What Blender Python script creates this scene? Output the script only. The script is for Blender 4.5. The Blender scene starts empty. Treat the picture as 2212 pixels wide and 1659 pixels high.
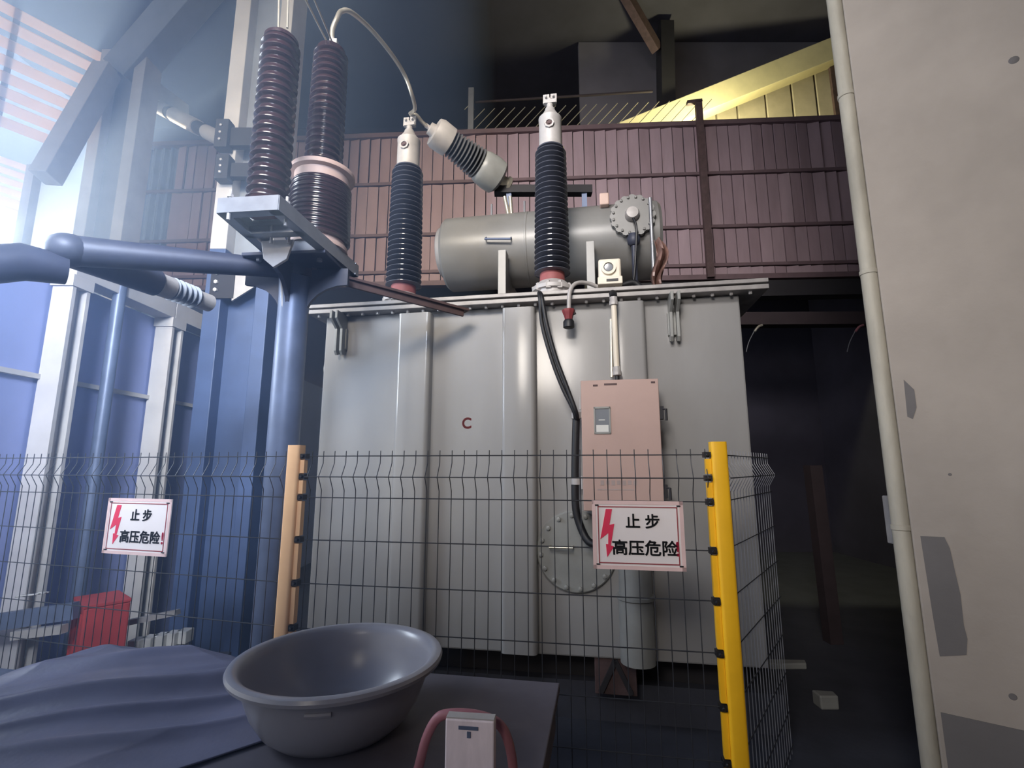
import bpy, bmesh, math, random
from mathutils import Vector, Matrix, noise

random.seed(7)
SC = bpy.context.scene
COL = SC.collection
V = Vector

# ------------------------------------------------------------------ camera
F, CX, CY, W = 1060.0, 1106.0, 829.5, 2212.0
PITCH = math.atan(178.0 / F)
CT, ST = math.cos(PITCH), math.sin(PITCH)
EYE = V((0, 0, 1.65))
cam = bpy.data.cameras.new('camera')
cam.sensor_width = 36.0
cam.sensor_fit = 'HORIZONTAL'
cam.lens = F / W * 36.0
cam.clip_start = 0.05
cam.clip_end = 200
cam_o = bpy.data.objects.new('camera', cam)
cam_o.location = EYE
cam_o.rotation_euler = (math.pi / 2 + PITCH, 0, 0)
COL.objects.link(cam_o)
SC.camera = cam_o

# ------------------------------------------------------------------ light
SC.view_settings.view_transform = 'Standard'
SC.view_settings.look = 'None'
SC.view_settings.gamma = 1.0
SC.view_settings.use_curve_mapping = False
SC.view_settings.exposure = 0.0

world = bpy.data.worlds.new('sky')
SC.world = world
world.use_nodes = True
wn = world.node_tree
bg = wn.nodes['Background']
bg.inputs[1].default_value = 1.0
tc_ = wn.nodes.new('ShaderNodeTexCoord')
sep = wn.nodes.new('ShaderNodeSeparateXYZ')
rmp = wn.nodes.new('ShaderNodeValToRGB')
wn.links.new(tc_.outputs['Generated'], sep.inputs[0])
wn.links.new(sep.outputs['Z'], rmp.inputs[0])
wn.links.new(rmp.outputs[0], bg.inputs[0])
# bright hazy horizon, darker blue sky higher up
el = rmp.color_ramp.elements
el[0].position, el[0].color = 0.0, (.75, .80, .90, 1)
el[1].position, el[1].color = 1.0, (.10, .15, .28, 1)
for p_, c_ in ((.29, (.95, .95, 1.0, 1)), (.41, (.20, .25, .40, 1))):
    e_ = el.new(p_)
    e_.color = c_


def lamp(name, kind, loc, target, energy, color, **kw):
    l = bpy.data.lights.new(name, kind)
    l.energy = energy
    l.color = color
    for k, v in kw.items():
        setattr(l, k, v)
    o = bpy.data.objects.new(name, l)
    o.location = loc
    if target is not None:
        o.rotation_euler = (V(target) - V(loc)).to_track_quat('-Z', 'Y').to_euler()
    COL.objects.link(o)
    return o


def ray(px, py):
    a, b = (px - CX) / F, (CY - py) / F
    return V((a, CT - b * ST, ST + b * CT))


# low sun shining in through the open left side, towards the camera
sun_dir = ray(-12, 520).normalized()
lamp('sun', 'SUN', EYE + sun_dir * 30, EYE, 5.0, (1.0, 0.93, 0.84), angle=0.02)
# added area lamp behind and left of the camera, for soft light from above
lamp('upper_key_light', 'AREA', (-1.7, -2.2, 5.9), (-0.9, 3.3, 4.6), 118, (1.0, 0.95, 0.92),
     shape='RECTANGLE', size=3.0, size_y=1.2, spread=math.radians(64))
# added warm fill lamp that brightens the pillar and the cabinet side
lamp('pillar_fill_light', 'AREA', (-1.2, -2.2, 3.6), (1.95, 2.2, 2.2), 21, (1.0, 0.93, 0.87),
     shape='RECTANGLE', size=1.0, size_y=1.0, spread=math.radians(62))
# added bluish fill lamp that brightens the blue wall of the left bay
lamp('left_bay_fill_light', 'AREA', (-0.8, -2.2, 4.4), (-3.5, 5.2, 2.0), 74, (0.60, 0.72, 1.0),
     shape='RECTANGLE', size=1.2, size_y=1.2, spread=math.radians(44))
# added fill lamp off to the left, for haze glow and left edges
lamp('left_side_fill_light', 'AREA', (-4.0, 2.35, 3.3), (0.0, 3.2, 3.2), 76, (0.66, 0.78, 1.0),
     shape='RECTANGLE', size=1.0, size_y=1.8, spread=math.radians(120))

try:
    SC.cycles.max_bounces = 6
    SC.cycles.diffuse_bounces = 3
    SC.cycles.glossy_bounces = 3
    SC.cycles.volume_bounces = 0
    SC.cycles.sample_clamp_indirect = 4.0
except Exception:
    pass


# ------------------------------------------------------------------ pixel helpers
def atY(px, py, Y):
    d = ray(px, py)
    return EYE + d * (Y / d.y)


def atZ(px, py, Z):
    d = ray(px, py)
    return EYE + d * ((Z - EYE.z) / d.z)


class Plane:
    """upright plane through (x0, y0), turned by yaw: along = u, away from the camera = n"""
    def __init__(s, x0, y0, yaw):
        a = math.radians(yaw)
        s.o = V((x0, y0, 0))
        s.u = V((math.cos(a), -math.sin(a), 0))
        s.n = V((math.sin(a), math.cos(a), 0))

    def on(s, px, py, d=0.0):
        r = ray(px, py)
        t = (s.o + s.n * d - EYE).dot(s.n) / r.dot(s.n)
        return EYE + r * t

    def sz(s, px, py, d=0.0):
        p = s.on(px, py, d)
        return (p - s.o).dot(s.u), p.z

    def P(s, a, d, z):
        return s.o + s.u * a + s.n * d + V((0, 0, z))


# ------------------------------------------------------------------ materials
def lin(c):
    c = c / 255.0
    return c / 12.92 if c <= 0.04045 else ((c + 0.055) / 1.055) ** 2.4


def mat(name, rgb, rough=0.6, metal=0.0, var=0.15, scale=4.0, bump=0.0, bscale=40.0, tint=None, stretch=(1, 1, 1), spec=0.5):
    m = bpy.data.materials.new(name)
    m.use_nodes = True
    nt = m.node_tree
    b = nt.nodes['Principled BSDF']
    b.inputs['Roughness'].default_value = rough
    b.inputs['Metallic'].default_value = metal
    b.inputs['Specular IOR Level'].default_value = spec
    base = [lin(c) for c in rgb]
    tc = nt.nodes.new('ShaderNodeTexCoord')
    mp = nt.nodes.new('ShaderNodeMapping')
    mp.inputs['Scale'].default_value = stretch
    nt.links.new(tc.outputs['Object'], mp.inputs[0])
    n = nt.nodes.new('ShaderNodeTexNoise')
    n.inputs['Scale'].default_value = scale
    n.inputs['Detail'].default_value = 5
    n.inputs['Roughness'].default_value = 0.6
    nt.links.new(mp.outputs[0], n.inputs['Vector'])
    r = nt.nodes.new('ShaderNodeValToRGB')
    r.color_ramp.elements[0].position = 0.3
    r.color_ramp.elements[1].position = 0.7
    lo = [c * (1 - var) for c in base]
    hi = [min(1, c * (1 + var)) for c in base]
    if tint:
        lo = [lin(c) for c in tint]
    r.color_ramp.elements[0].color = (*lo, 1)
    r.color_ramp.elements[1].color = (*hi, 1)
    nt.links.new(n.outputs['Fac'], r.inputs[0])
    nt.links.new(r.outputs[0], b.inputs['Base Color'])
    if bump > 0:
        n2 = nt.nodes.new('ShaderNodeTexNoise')
        n2.inputs['Scale'].default_value = bscale
        n2.inputs['Detail'].default_value = 4
        nt.links.new(mp.outputs[0], n2.inputs['Vector'])
        bp = nt.nodes.new('ShaderNodeBump')
        bp.inputs['Strength'].default_value = bump
        bp.inputs['Distance'].default_value = 0.01
        nt.links.new(n2.outputs['Fac'], bp.inputs['Height'])
        nt.links.new(bp.outputs[0], b.inputs['Normal'])
    return m


def glow(name, rgb, strength):
    m = bpy.data.materials.new(name)
    m.use_nodes = True
    b = m.node_tree.nodes['Principled BSDF']
    b.inputs['Emission Color'].default_value = (*[lin(c) for c in rgb], 1)
    b.inputs['Emission Strength'].default_value = strength
    return m


M = dict(
    tank=mat('grey_tank_paint', (148, 147, 146), 0.17, 0, 0.10, 1.6, 0.05, 6, stretch=(1, 1, .35)),
    tank2=mat('grey_fitting_paint', (140, 141, 138), 0.4, 0, 0.12, 5),
    drum=mat('green_grey_paint', (122, 121, 119), 0.36, 0, 0.12, 2.5, 0.05, 12),
    flange=mat('worn_grey_rim', (150, 146, 144), 0.45, 0.1, 0.2, 9),
    dark=mat('dark_gasket', (38, 36, 40), 0.7),
    porc=mat('dark_grey_porcelain', (74, 76, 86), 0.13, 0, 0.12, 6, spec=0.7),
    porc_grey=mat('grey_silicone_sheds', (92, 94, 98), 0.4, 0, 0.15, 8),
    brown=mat('brown_glazed_porcelain', (46, 26, 29), 0.2, 0, 0.18, 5, spec=0.7),
    redbase=mat('red_primer', (140, 78, 78), 0.6, 0, 0.15, 9),
    peach=mat('cream_pink_ring', (188, 160, 148), 0.55, 0, 0.1, 6),
    cap=mat('pale_grey_cast', (172, 168, 166), 0.5, 0.1, 0.12, 9, 0.1, 30),
    steel=mat('galvanised_steel', (150, 152, 158), 0.4, 0.55, 0.15, 8),
    dsteel=mat('dark_painted_steel', (98, 110, 136), 0.42, 0.2, 0.18, 6),
    bsteel=mat('brown_rusty_steel', (84, 66, 66), 0.7, 0.1, 0.25, 12),
    alu=mat('bare_aluminium', (196, 190, 176), 0.35, 0.7, 0.1, 10),
    wire=mat('grey_fence_wire', (62, 64, 70), 0.45, 0.4, 0.1, 20),
    yellow=mat('yellow_post_paint', (250, 190, 32), 0.45, 0, 0.06, 8),
    yellow2=mat('faded_yellow_paint', (252, 198, 146), 0.5, 0, 0.08, 8),
    black=mat('black_rubber', (26, 27, 32), 0.5, 0, 0.1, 10),
    sign=mat('white_sign_sheet', (236, 228, 226), 0.35, 0, 0.03, 3),
    signred=mat('sign_red_print', (222, 48, 84), 0.45, 0, 0.05, 3),
    signblk=mat('sign_black_print', (28, 30, 36), 0.45, 0, 0.05, 3),
    pink=mat('pink_white_edge', (226, 196, 192), 0.4, 0, 0.08, 8),
    letter=mat('oxide_red_letter', (128, 52, 56), 0.6, 0, 0.1, 20),
    cabinet=mat('beige_pink_cabinet', (182, 154, 145), 0.5, 0, 0.05, 3),
    glass=mat('grey_window_glass', (128, 132, 138), 0.12, 0, 0.05, 3),
    paper=mat('white_paper', (214, 214, 210), 0.6, 0, 0.05, 5),
    ivory=mat('ivory_plastic', (224, 214, 196), 0.45, 0, 0.05, 6),
    concrete=mat('pillar_concrete', (154, 146, 138), 0.85, 0, 0.12, 1.7, 0.25, 18),
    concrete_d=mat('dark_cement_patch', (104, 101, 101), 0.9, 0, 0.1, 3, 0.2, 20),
    pipe_col=mat('pale_grey_corner', (166, 161, 148), 0.6, 0, 0.22, 7, 0.3, 14, stretch=(1, 1, .3)),
    floor=mat('dark_concrete_floor', (58, 60, 70), 0.8, 0, 0.2, 3, 0.2, 20),
    roof=mat('dark_roof_sheet', (66, 64, 74), 0.9, 0, 0.2, 1.0),  # dark grey tone for the roof
    back=mat('dark_back_wall', (62, 60, 74), 0.95, 0, 0.2, 0.8),  # dark grey tone for the hall walls
    blue=mat('blue_steel_sheet', (142, 154, 206), 0.65, 0, 0.12, 1.2),
    red=mat('red_brown_slats', (150, 128, 134), 0.62, 0, 0.12, 2.2, stretch=(3, 3, .6)),
    redrail=mat('red_brown_rail', (104, 84, 88), 0.65, 0, 0.15, 6),
    lightcol=mat('pale_grey_column_paint', (196, 192, 190), 0.6, 0, 0.12, 3),
    greycol=mat('grey_column_paint', (142, 148, 158), 0.65, 0, 0.12, 3),
    louvre=mat('pale_louvre_sheet', (222, 204, 204), 0.6, 0, 0.08, 4),
    corr=mat('blue_grey_corrugated', (130, 146, 168), 0.5, 0.2, 0.12, 4),
    cream=mat('cream_wall_panel', (190, 178, 156), 0.8, 0, 0.15, 2.5),
    creambeam=mat('cream_beam_paint', (212, 200, 160), 0.7, 0, 0.1, 3),
    basin=mat('grey_plastic_basin', (146, 146, 155), 0.28, 0, 0.08, 4, spec=0.6),
    table=mat('grey_table_board', (92, 89, 99), 0.6, 0, 0.15, 5),
    tarp=mat('blue_grey_tarpaulin', (112, 114, 138), 0.42, 0, 0.2, 3, 0.1, 60),
    redcab=mat('faded_red_paint', (178, 62, 62), 0.6, 0, 0.2, 5),
    box=mat('white_carton', (226, 212, 216), 0.7, 0, 0.08, 10, stretch=(4, 4, 1)),
    hose=mat('pink_rubber_hose', (150, 98, 106), 0.5, 0, 0.15, 10),
    stone=mat('whitewashed_block', (206, 204, 200), 0.8, 0, 0.2, 8, 0.3, 30),
    dbrown=mat('dim_brown_steel', (50, 40, 44), 0.8, 0, 0.2, 6),
    bluecol=mat('dark_blue_column', (68, 86, 124), 0.5, 0, 0.15, 4),
    upper=mat('grey_upper_wall', (116, 112, 118), 0.95, 0, 0.2, 0.8),  # lighter grey than the back wall
    pipe=mat('dark_pipe_paint', (58, 62, 78), 0.5, 0.1, 0.18, 6),
    rag=mat('torn_brown_plastic', (120, 92, 84), 0.4, 0, 0.4, 14),
)


# the louvre slats are thin milky sheet that lets sunlight through
lm = M['louvre'].node_tree
pb_ = lm.nodes['Principled BSDF']
tr_ = lm.nodes.new('ShaderNodeBsdfTranslucent')
tr_.inputs[0].default_value = (.82, .72, .70, 1)
mx_ = lm.nodes.new('ShaderNodeMixShader')
mx_.inputs[0].default_value = .55
lm.links.new(pb_.outputs[0], mx_.inputs[1])
lm.links.new(tr_.outputs[0], mx_.inputs[2])
lm.links.new(mx_.outputs[0], lm.nodes['Material Output'].inputs['Surface'])


# ------------------------------------------------------------------ mesh building
class MB:
    def __init__(s):
        s.bm = bmesh.new()

    def quad(s, *pts):
        return s.bm.faces.new([s.bm.verts.new(p) for p in pts])

    def hexa(s, c):
        v = [s.bm.verts.new(p) for p in c]
        for f in ((3, 2, 1, 0), (4, 5, 6, 7), (0, 1, 5, 4), (1, 2, 6, 5), (2, 3, 7, 6), (3, 0, 4, 7)):
            s.bm.faces.new([v[i] for i in f])
        return s

    def box(s, x0, x1, y0, y1, z0, z1):
        return s.hexa([V(p) for p in ((x0, y0, z0), (x1, y0, z0), (x1, y1, z0), (x0, y1, z0),
                                      (x0, y0, z1), (x1, y0, z1), (x1, y1, z1), (x0, y1, z1))])

    def pbox(s, pl, a0, a1, d0, d1, z0, z1):
        return s.hexa([pl.P(*q) for q in ((a0, d0, z0), (a1, d0, z0), (a1, d1, z0), (a0, d1, z0),
                                          (a0, d0, z1), (a1, d0, z1), (a1, d1, z1), (a0, d1, z1))])

    def beam(s, p0, p1, w, h, up=(0, 0, 1)):
        p0, p1 = V(p0), V(p1)
        t = (p1 - p0).normalized()
        a = t.cross(V(up))
        if a.length < 1e-4:
            a = t.cross(V((1, 0, 0)))
        a.normalize()
        b = a.cross(t).normalized()
        a, b = a * w / 2, b * h / 2
        return s.hexa([p0 - a - b, p0 + a - b, p1 + a - b, p1 - a - b,
                       p0 - a + b, p0 + a + b, p1 + a + b, p1 - a + b])

    def ibeam(s, p0, p1, w, h, t, up):
        """rolled H section: flanges w wide, h apart along up, t thick"""
        p0, p1, up = V(p0), V(p1), V(up).normalized()
        s.beam(p0 + up * (h / 2 - t / 2), p1 + up * (h / 2 - t / 2), w, t, up)
        s.beam(p0 - up * (h / 2 - t / 2), p1 - up * (h / 2 - t / 2), w, t, up)
        s.beam(p0, p1, t, h - 2 * t + 0.002, up)
        return s

    def tube(s, pts, r, n=12, closed=False):
        pts = [V(p) for p in pts]
        rs = r if isinstance(r, (list, tuple)) else [r] * len(pts)
        rings, ref = [], None
        m = len(pts)
        for i, p in enumerate(pts):
            if closed:
                t = (pts[(i + 1) % m] - pts[i - 1]).normalized()
            else:
                t = (pts[min(i + 1, m - 1)] - pts[max(i - 1, 0)]).normalized()
            if ref is None:
                ref = V((0, 0, 1)) if abs(t.z) < 0.9 else V((1, 0, 0))
            a = (ref - t * ref.dot(t)).normalized()
            ref = a
            b = t.cross(a)
            rings.append([s.bm.verts.new(p + (a * math.cos(k * 2 * math.pi / n) + b * math.sin(k * 2 * math.pi / n)) * rs[i])
                          for k in range(n)])
        for i in range(m if closed else m - 1):
            A, B = rings[i], rings[(i + 1) % m]
            for k in range(n):
                f = s.bm.faces.new((A[k], A[(k + 1) % n], B[(k + 1) % n], B[k]))
                f.smooth = True
        if not closed:
            s.bm.faces.new(rings[0][::-1])
            s.bm.faces.new(rings[-1])
        return s

    def lathe(s, base, axis, prof, n=32, sx=1.0):
        base, ax = V(base), V(axis).normalized()
        ref = V((0, 0, 1)) if abs(ax.z) < 0.9 else V((1, 0, 0))
        a = (ref - ax * ref.dot(ax)).normalized()
        b = ax.cross(a)
        rings = []
        for r, h in prof:
            if r < 1e-5:
                rings.append([s.bm.verts.new(base + ax * h)])
            else:
                rings.append([s.bm.verts.new(base + ax * h + (a * math.cos(k * 2 * math.pi / n) + b * sx * math.sin(k * 2 * math.pi / n)) * r)
                              for k in range(n)])
        for A, B in zip(rings, rings[1:]):
            for k in range(n):
                q = [A[k % len(A)], A[(k + 1) % len(A)], B[(k + 1) % len(B)], B[k % len(B)]]
                q = list(dict.fromkeys(q))
                if len(q) >= 3:
                    try:
                        f = s.bm.faces.new(q)
                        f.smooth = True
                    except ValueError:
                        pass
        for R, rev in ((rings[0], True), (rings[-1], False)):
            if len(R) > 2:
                s.bm.faces.new(R[::-1] if rev else R)
        return s

    def prism(s, pts, off):
        off = V(off)
        A = [s.bm.verts.new(V(p)) for p in pts]
        B = [s.bm.verts.new(V(p) + off) for p in pts]
        s.bm.faces.new(A)
        s.bm.faces.new(B[::-1])
        m = len(A)
        for i in range(m):
            s.bm.faces.new((A[i], B[i], B[(i + 1) % m], A[(i + 1) % m]))
        return s

    def ball(s, c, r, n=12, squash=(1, 1, 1)):
        mm = Matrix.Translation(V(c)) @ Matrix.Diagonal((r * squash[0], r * squash[1], r * squash[2], 1))
        g = bmesh.ops.create_uvsphere(s.bm, u_segments=n, v_segments=max(6, n // 2), radius=1.0, matrix=mm)
        for v in g['verts']:
            for f in v.link_faces:
                f.smooth = True
        return s

    def grid(s, fn, nu, nv):
        g = [[s.bm.verts.new(fn(i / nu, j / nv)) for j in range(nv + 1)] for i in range(nu + 1)]
        for i in range(nu):
            for j in range(nv):
                f = s.bm.faces.new((g[i][j], g[i + 1][j], g[i + 1][j + 1], g[i][j + 1]))
                f.smooth = True
        return s


def world_of(o):
    p = V((0, 0, 0))
    while o is not None:
        p = p + o.location
        o = o.parent
    return p


def out(name, mb, m, parent=None, bevel=0.0, base=None):
    bm = mb.bm
    bmesh.ops.recalc_face_normals(bm, faces=bm.faces)
    if parent is not None:
        off = world_of(parent)
        loc = V((0, 0, 0))
    else:
        if base is None:
            lo = V([min(v.co[i] for v in bm.verts) for i in range(3)])
            hi = V([max(v.co[i] for v in bm.verts) for i in range(3)])
            base = V(((lo.x + hi.x) / 2, (lo.y + hi.y) / 2, lo.z))
        off = loc = V(base)
    for v in bm.verts:
        v.co -= off
    me = bpy.data.meshes.new(name)
    bm.to_mesh(me)
    bm.free()
    me.set_sharp_from_angle(angle=math.radians(38)) if any(p.use_smooth for p in me.polygons) else None
    me.materials.append(M[m] if isinstance(m, str) else m)
    o = bpy.data.objects.new(name, me)
    o.location = loc
    if parent is not None:
        o.parent = parent
    COL.objects.link(o)
    if bevel:
        b = o.modifiers.new('soft_edges', 'BEVEL')
        b.width = bevel
        b.segments = 2
        b.limit_method = 'ANGLE'
        b.angle_limit = math.radians(50)
    return o


def tag(o, label, cat, group=None):
    o['label'] = label
    o['category'] = cat
    if group:
        o['group'] = group
    return o


def thing(name, loc, label, cat, group=None):
    o = bpy.data.objects.new(name, None)
    o.empty_display_size = 0.1
    o.location = loc
    COL.objects.link(o)
    return tag(o, label, cat, group)


def struct(name, mb, m, parent=None, bevel=0.0):
    o = out(name, mb, m, parent, bevel)
    if parent is None:
        o['kind'] = 'structure'
    return o


def arc(c, a, b, r, t0, t1, n=10):
    return [V(c) + V(a) * r * math.cos(t0 + (t1 - t0) * i / n) + V(b) * r * math.sin(t0 + (t1 - t0) * i / n) for i in range(n + 1)]


def smooth_path(pts, n=8):
    """Catmull-Rom through the points"""
    pts = [V(p) for p in pts]
    P = [pts[0]] + pts + [pts[-1]]
    res = []
    for i in range(1, len(P) - 2):
        p0, p1, p2, p3 = P[i - 1], P[i], P[i + 1], P[i + 2]
        for k in range(n):
            t = k / n
            res.append(0.5 * ((2 * p1) + (p2 - p0) * t + (2 * p0 - 5 * p1 + 4 * p2 - p3) * t * t + (3 * p1 - p0 - 3 * p2 + p3) * t ** 3))
    res.append(pts[-1])
    return res


Z = V((0, 0, 1))
TP = Plane(0, 3.45, 9.7)      # front of the transformer tank
RW = Plane(0, 6.5, 3.3)       # red screen wall

# ------------------------------------------------------------------ setting
struct('floor', MB().box(-12, 6.5, -2.7, 12, -0.1, 0), 'floor')
struct('blocker_wall_front', MB().box(-2.6, 6.5, -2.7, -2.5, 0, 9.2), 'back')  # unseen wall added to block sky light from behind the camera
struct('ceiling', MB().box(-9.2, 6.5, -2.7, 12, 9.2, 9.35), 'roof')
struct('wall_back', MB().box(-8.7, 6.5, 10.0, 10.2, 0, 9.2), 'back')
struct('wall_right', MB().box(6.3, 6.5, -2.5, 10.0, 0, 9.2), 'back')

# ------------------------------------------------------------------ transformer tank
S0, S1, ZB, ZT = -1.471, 1.565, 0.45, 2.80


def bolt_heads(mb, pts, axis, r=0.014, h=0.014):
    for p in pts:
        mb.lathe(p, axis, [(r, 0), (r, h), (r * 0.6, h + 0.003)], 6)


tr = thing('transformer_tank', TP.P(0, 0.8, 0), 'big grey steel transformer tank with ribbed front and a small red letter C', 'transformer')
tank = out('tank_body', MB().pbox(TP, S0, S1, 0, 1.75, ZB, ZT), 'tank', tr, 0.012)


def stiffener(a0, a1, z0, z1, depth=0.085):
    mb = MB()
    e, prof = 0.03, []
    for i in range(5):
        t = math.pi / 2 * i / 4
        prof.append((a0 + e - e * math.cos(t), -depth + e - e * math.sin(t)))
    for i in range(5):
        t = math.pi / 2 * i / 4
        prof.append((a1 - e + e * math.sin(t), -depth + e - e * math.cos(t)))
    prof = [(a0, 0)] + prof + [(a1, 0)]
    mb.prism([TP.P(a, d, z0) for a, d in prof], (0, 0, z1 - z0))
    o = out('stiffener', mb, 'tank', tank)
    for p in o.data.polygons:
        p.use_smooth = True
    o.data.set_sharp_from_angle(angle=math.radians(60))


stiffener(-0.845, -0.595, ZB + .02, ZT - .03)
stiffener(-0.06, 0.175, ZB + .02, ZT - .03)
stiffener(0.715, 0.93, 2.2, ZT - .03)
lid = out('cover_rim', MB().pbox(TP, -1.575, 1.725, -0.10, 1.86, 2.845, 2.873), 'flange', tr, 0.004)
out('lower_rim', MB().pbox(TP, -1.575, 1.725, -0.10, 1.86, 2.80, 2.832), 'flange', tr, 0.004)
out('gasket', MB().pbox(TP, -1.55, 1.70, -0.075, 1.83, 2.83, 2.847), 'dark', tr)
mb = MB()
for k in range(27):
    a = -1.5 + k * 0.12
    mb = MB()
    bolt_heads(mb, [TP.P(a, -0.055, 2.80)], (0, 0, -1), 0.012, 0.018)
    out('bolt', mb, 'cap', lid)
for a, zlo in ((-1.33, 2.51), (1.115, 2.51)):
    mb = MB()
    pts = [(0, 2.80), (-0.16, 2.80), (-0.16, 2.74), (-0.075, 2.68), (-0.075, zlo), (-0.05, zlo - .03), (0, zlo - .01)]
    mb.prism([TP.P(a - 0.022, d, z) for d, z in pts], TP.u * 0.02)
    mb.prism([TP.P(a + 0.022, d, z) for d, z in pts], TP.u * 0.02)
    mb.pbox(TP, a - 0.03, a + 0.05, -0.03, 0, zlo + .02, zlo + .18)
    out('lifting_lug', mb, 'tank2', tr, 0.003)
# round inspection cover with its bolts, low on the front
cc = TP.P(0.43, 0, 1.10)
ip = out('inspection_cover', MB().lathe(cc, -TP.n, [(0.26, -0.01), (0.26, 0.022), (0.252, 0.03), (0.0, 0.03)], 56), 'tank2', tr)
mb = MB()
for k in range(16):
    t = k * math.tau / 16 + .1
    bolt_heads(mb, [cc + TP.u * 0.232 * math.cos(t) + Z * 0.232 * math.sin(t) - TP.n * 0.03], -TP.n, 0.015, 0.014)
out('cover_bolts', mb, 'tank2', ip)
mb = MB()
mb.tube([cc + TP.u * x - TP.n * d + Z * .03 for x, d in ((-.17, .03), (-.17, .075), (-.02, .075), (-.02, .03))], 0.009, 8)
out('cover_handle', mb, 'alu', ip)
# wide oil pipe going down, with a collar
pp = TP.P(0.795, -0.11, 0)
op = out('oil_pipe', MB().lathe(pp + Z * 0.48, Z, [(0.105, 0), (0.105, 0.36), (0.10, 0.38), (0.10, 0.62), (0.0, 0.62)], 32), 'tank2', tr)
out('pipe_collar', MB().lathe(pp + Z * 0.845, Z, [(0.113, 0), (0.118, 0.004), (0.118, 0.022), (0.10, 0.026)], 32), 'tank2', op)
for a in (-1.2, 0.53):
    mb = MB().pbox(TP, a, a + 0.26, 0.02, 0.30, 0.235, ZB)
    o = out('support_foot', mb, 'bsteel', tr, 0.004)
    mb = MB()
    for x0, x1 in ((a + .035, a + .13), (a + .225, a + .13)):
        mb.beam(TP.P(x0, 0.008, .25), TP.P(x1, 0.008, ZB - .01), 0.03, 0.022, TP.n)
    out('foot_rib', mb, 'dark', o)
mb = MB().pbox(TP, S0 + .05, S1 - .05, 0.28, 1.6, 0.235, ZB)
out('base_frame', mb, 'dark', tr)
# painted letter C


def text_mesh(body, size, origin, u, v, normal, thick, m, name, parent, bold=0.0, width=1.0):
    c = bpy.data.curves.new('lettering', 'FONT')
    c.body = body
    c.size = 1.0
    c.offset = 0.0
    c.extrude = 0.0
    o = bpy.data.objects.new('lettering', c)
    COL.objects.link(o)
    bpy.context.view_layer.update()
    me = bpy.data.meshes.new_from_object(o.evaluated_get(bpy.context.evaluated_depsgraph_get()))
    bpy.data.objects.remove(o)
    xs = [p.co.x for p in me.vertices]
    ys = [p.co.y for p in me.vertices]
    cx, cy = (min(xs) + max(xs)) / 2, (min(ys) + max(ys)) / 2
    hh = max(ys) - min(ys)
    bm = bmesh.new()
    k = size / hh
    # heavier strokes: the glyph is laid down several times, slightly shifted
    shifts = [(0, 0)] if bold == 0 else [(math.cos(i * math.tau / 8) * bold, math.sin(i * math.tau / 8) * bold) for i in range(8)]
    for sx, sy in shifts:
        n0 = len(bm.verts)
        bm.from_mesh(me)
        bm.verts.ensure_lookup_table()
        for p in bm.verts[n0:]:
            p.co.x += sx
            p.co.y += sy
    for p in bm.verts:
        p.co = V(origin) + u * (p.co.x - cx) * k * width + v * (p.co.y - cy) * k + normal * thick
    mbx = MB()
    mbx.bm.free()
    ex = bmesh.ops.extrude_face_region(bm, geom=list(bm.faces))
    for g in ex['geom']:
        if isinstance(g, bmesh.types.BMVert):
            g.co -= normal * (thick + 0.0005)
    mbx.bm = bm
    return out(name, mbx, m, parent)


text_mesh('C', 0.075, TP.P(-0.328, 0, 1.955), TP.u, Z, -TP.n, 0.001, 'letter', 'letter', tr, 0.03, 0.95)
# valve stubs on the left side, half hidden behind the pole
for zz, r in ((2.45, .075), (2.05, .06)):
    mb = MB().lathe(TP.P(S0, 0.35, zz), -TP.u, [(r, 0), (r, .1), (r * 1.45, .1), (r * 1.45, .125), (r * 1.1, .13), (r * 1.1, .16), (0, .17)], 24)
    out('side_valve', mb, 'tank2', tr)
mb = MB().tube([TP.P(S0, 0.25, 2.2), TP.P(S0 - .12, .25, 2.2)], 0.02, 10)
out('side_pipe', mb, 'tank2', tr)

struct('trim_1', MB().pbox(TP, -1.7, 1.7, 0.2, 1.9, 0.0, 0.235), 'floor')

# ------------------------------------------------------------------ cabinet and small fittings on the tank front
ca = thing('control_cabinet', TP.P(.73, -.13, 1.40), 'beige pink steel control cabinet with a small window on the tank front', 'cabinet')
out('cabinet_body', MB().pbox(TP, .494, .972, -.235, -.001, 1.385, 2.19), 'cabinet', ca, .006)
dr = out('cabinet_door', MB().pbox(TP, .492, .975, -.255, -.238, 1.38, 2.195), 'cabinet', ca, .004)
a0, z1, _ = (lambda p: (p[0], p[1], 0))(TP.sz(1282, 879, -.256))
a1, z0 = TP.sz(1320, 937, -.256)
mb = MB()
for q in ((a0, a1, z1 - .012, z1), (a0, a1, z0, z0 + .01), (a0, a0 + .008, z0, z1), (a1 - .009, a1, z0, z1)):
    mb.pbox(TP, q[0], q[1], -.263, -.255, q[2], q[3])
out('window_frame', mb, 'tank2', dr)
out('window_pane', MB().pbox(TP, a0 + .006, a1 - .006, -.258, -.255, z0 + .008, z1 - .008), 'glass', dr)
mb = MB().pbox(TP, a0 + .014, a1 - .014, -.2595, -.257, z0 + .012, z0 + .055)
mb.pbox(TP, a0 + .03, a1 - .035, -.2595, -.257, z0 + .085, z0 + .09)
out('paper_slip', mb, 'paper', dr)
mb = MB()
for k in range(7):
    mb.pbox(TP, .60 + k * .033, .622 + k * .033, -.2565, -.254, 1.535 + (k % 2) * .004, 1.565)
mb.pbox(TP, .58, .80, -.2565, -.254, 1.505, 1.512)
out('worn_print', mb, mat('faded_print', (166, 150, 146), .6), dr)
for zz in (1.98, 1.50):
    mb = MB().pbox(TP, .975, 1.0, -.25, -.2, zz - .04, zz + .04)
    mb.tube([TP.P(.99, -.24, zz + .02), TP.P(1.012, -.26, zz + .02), TP.P(1.012, -.26, zz - .05)], .008, 8)
    out('latch', mb, 'dark', ca)
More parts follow.
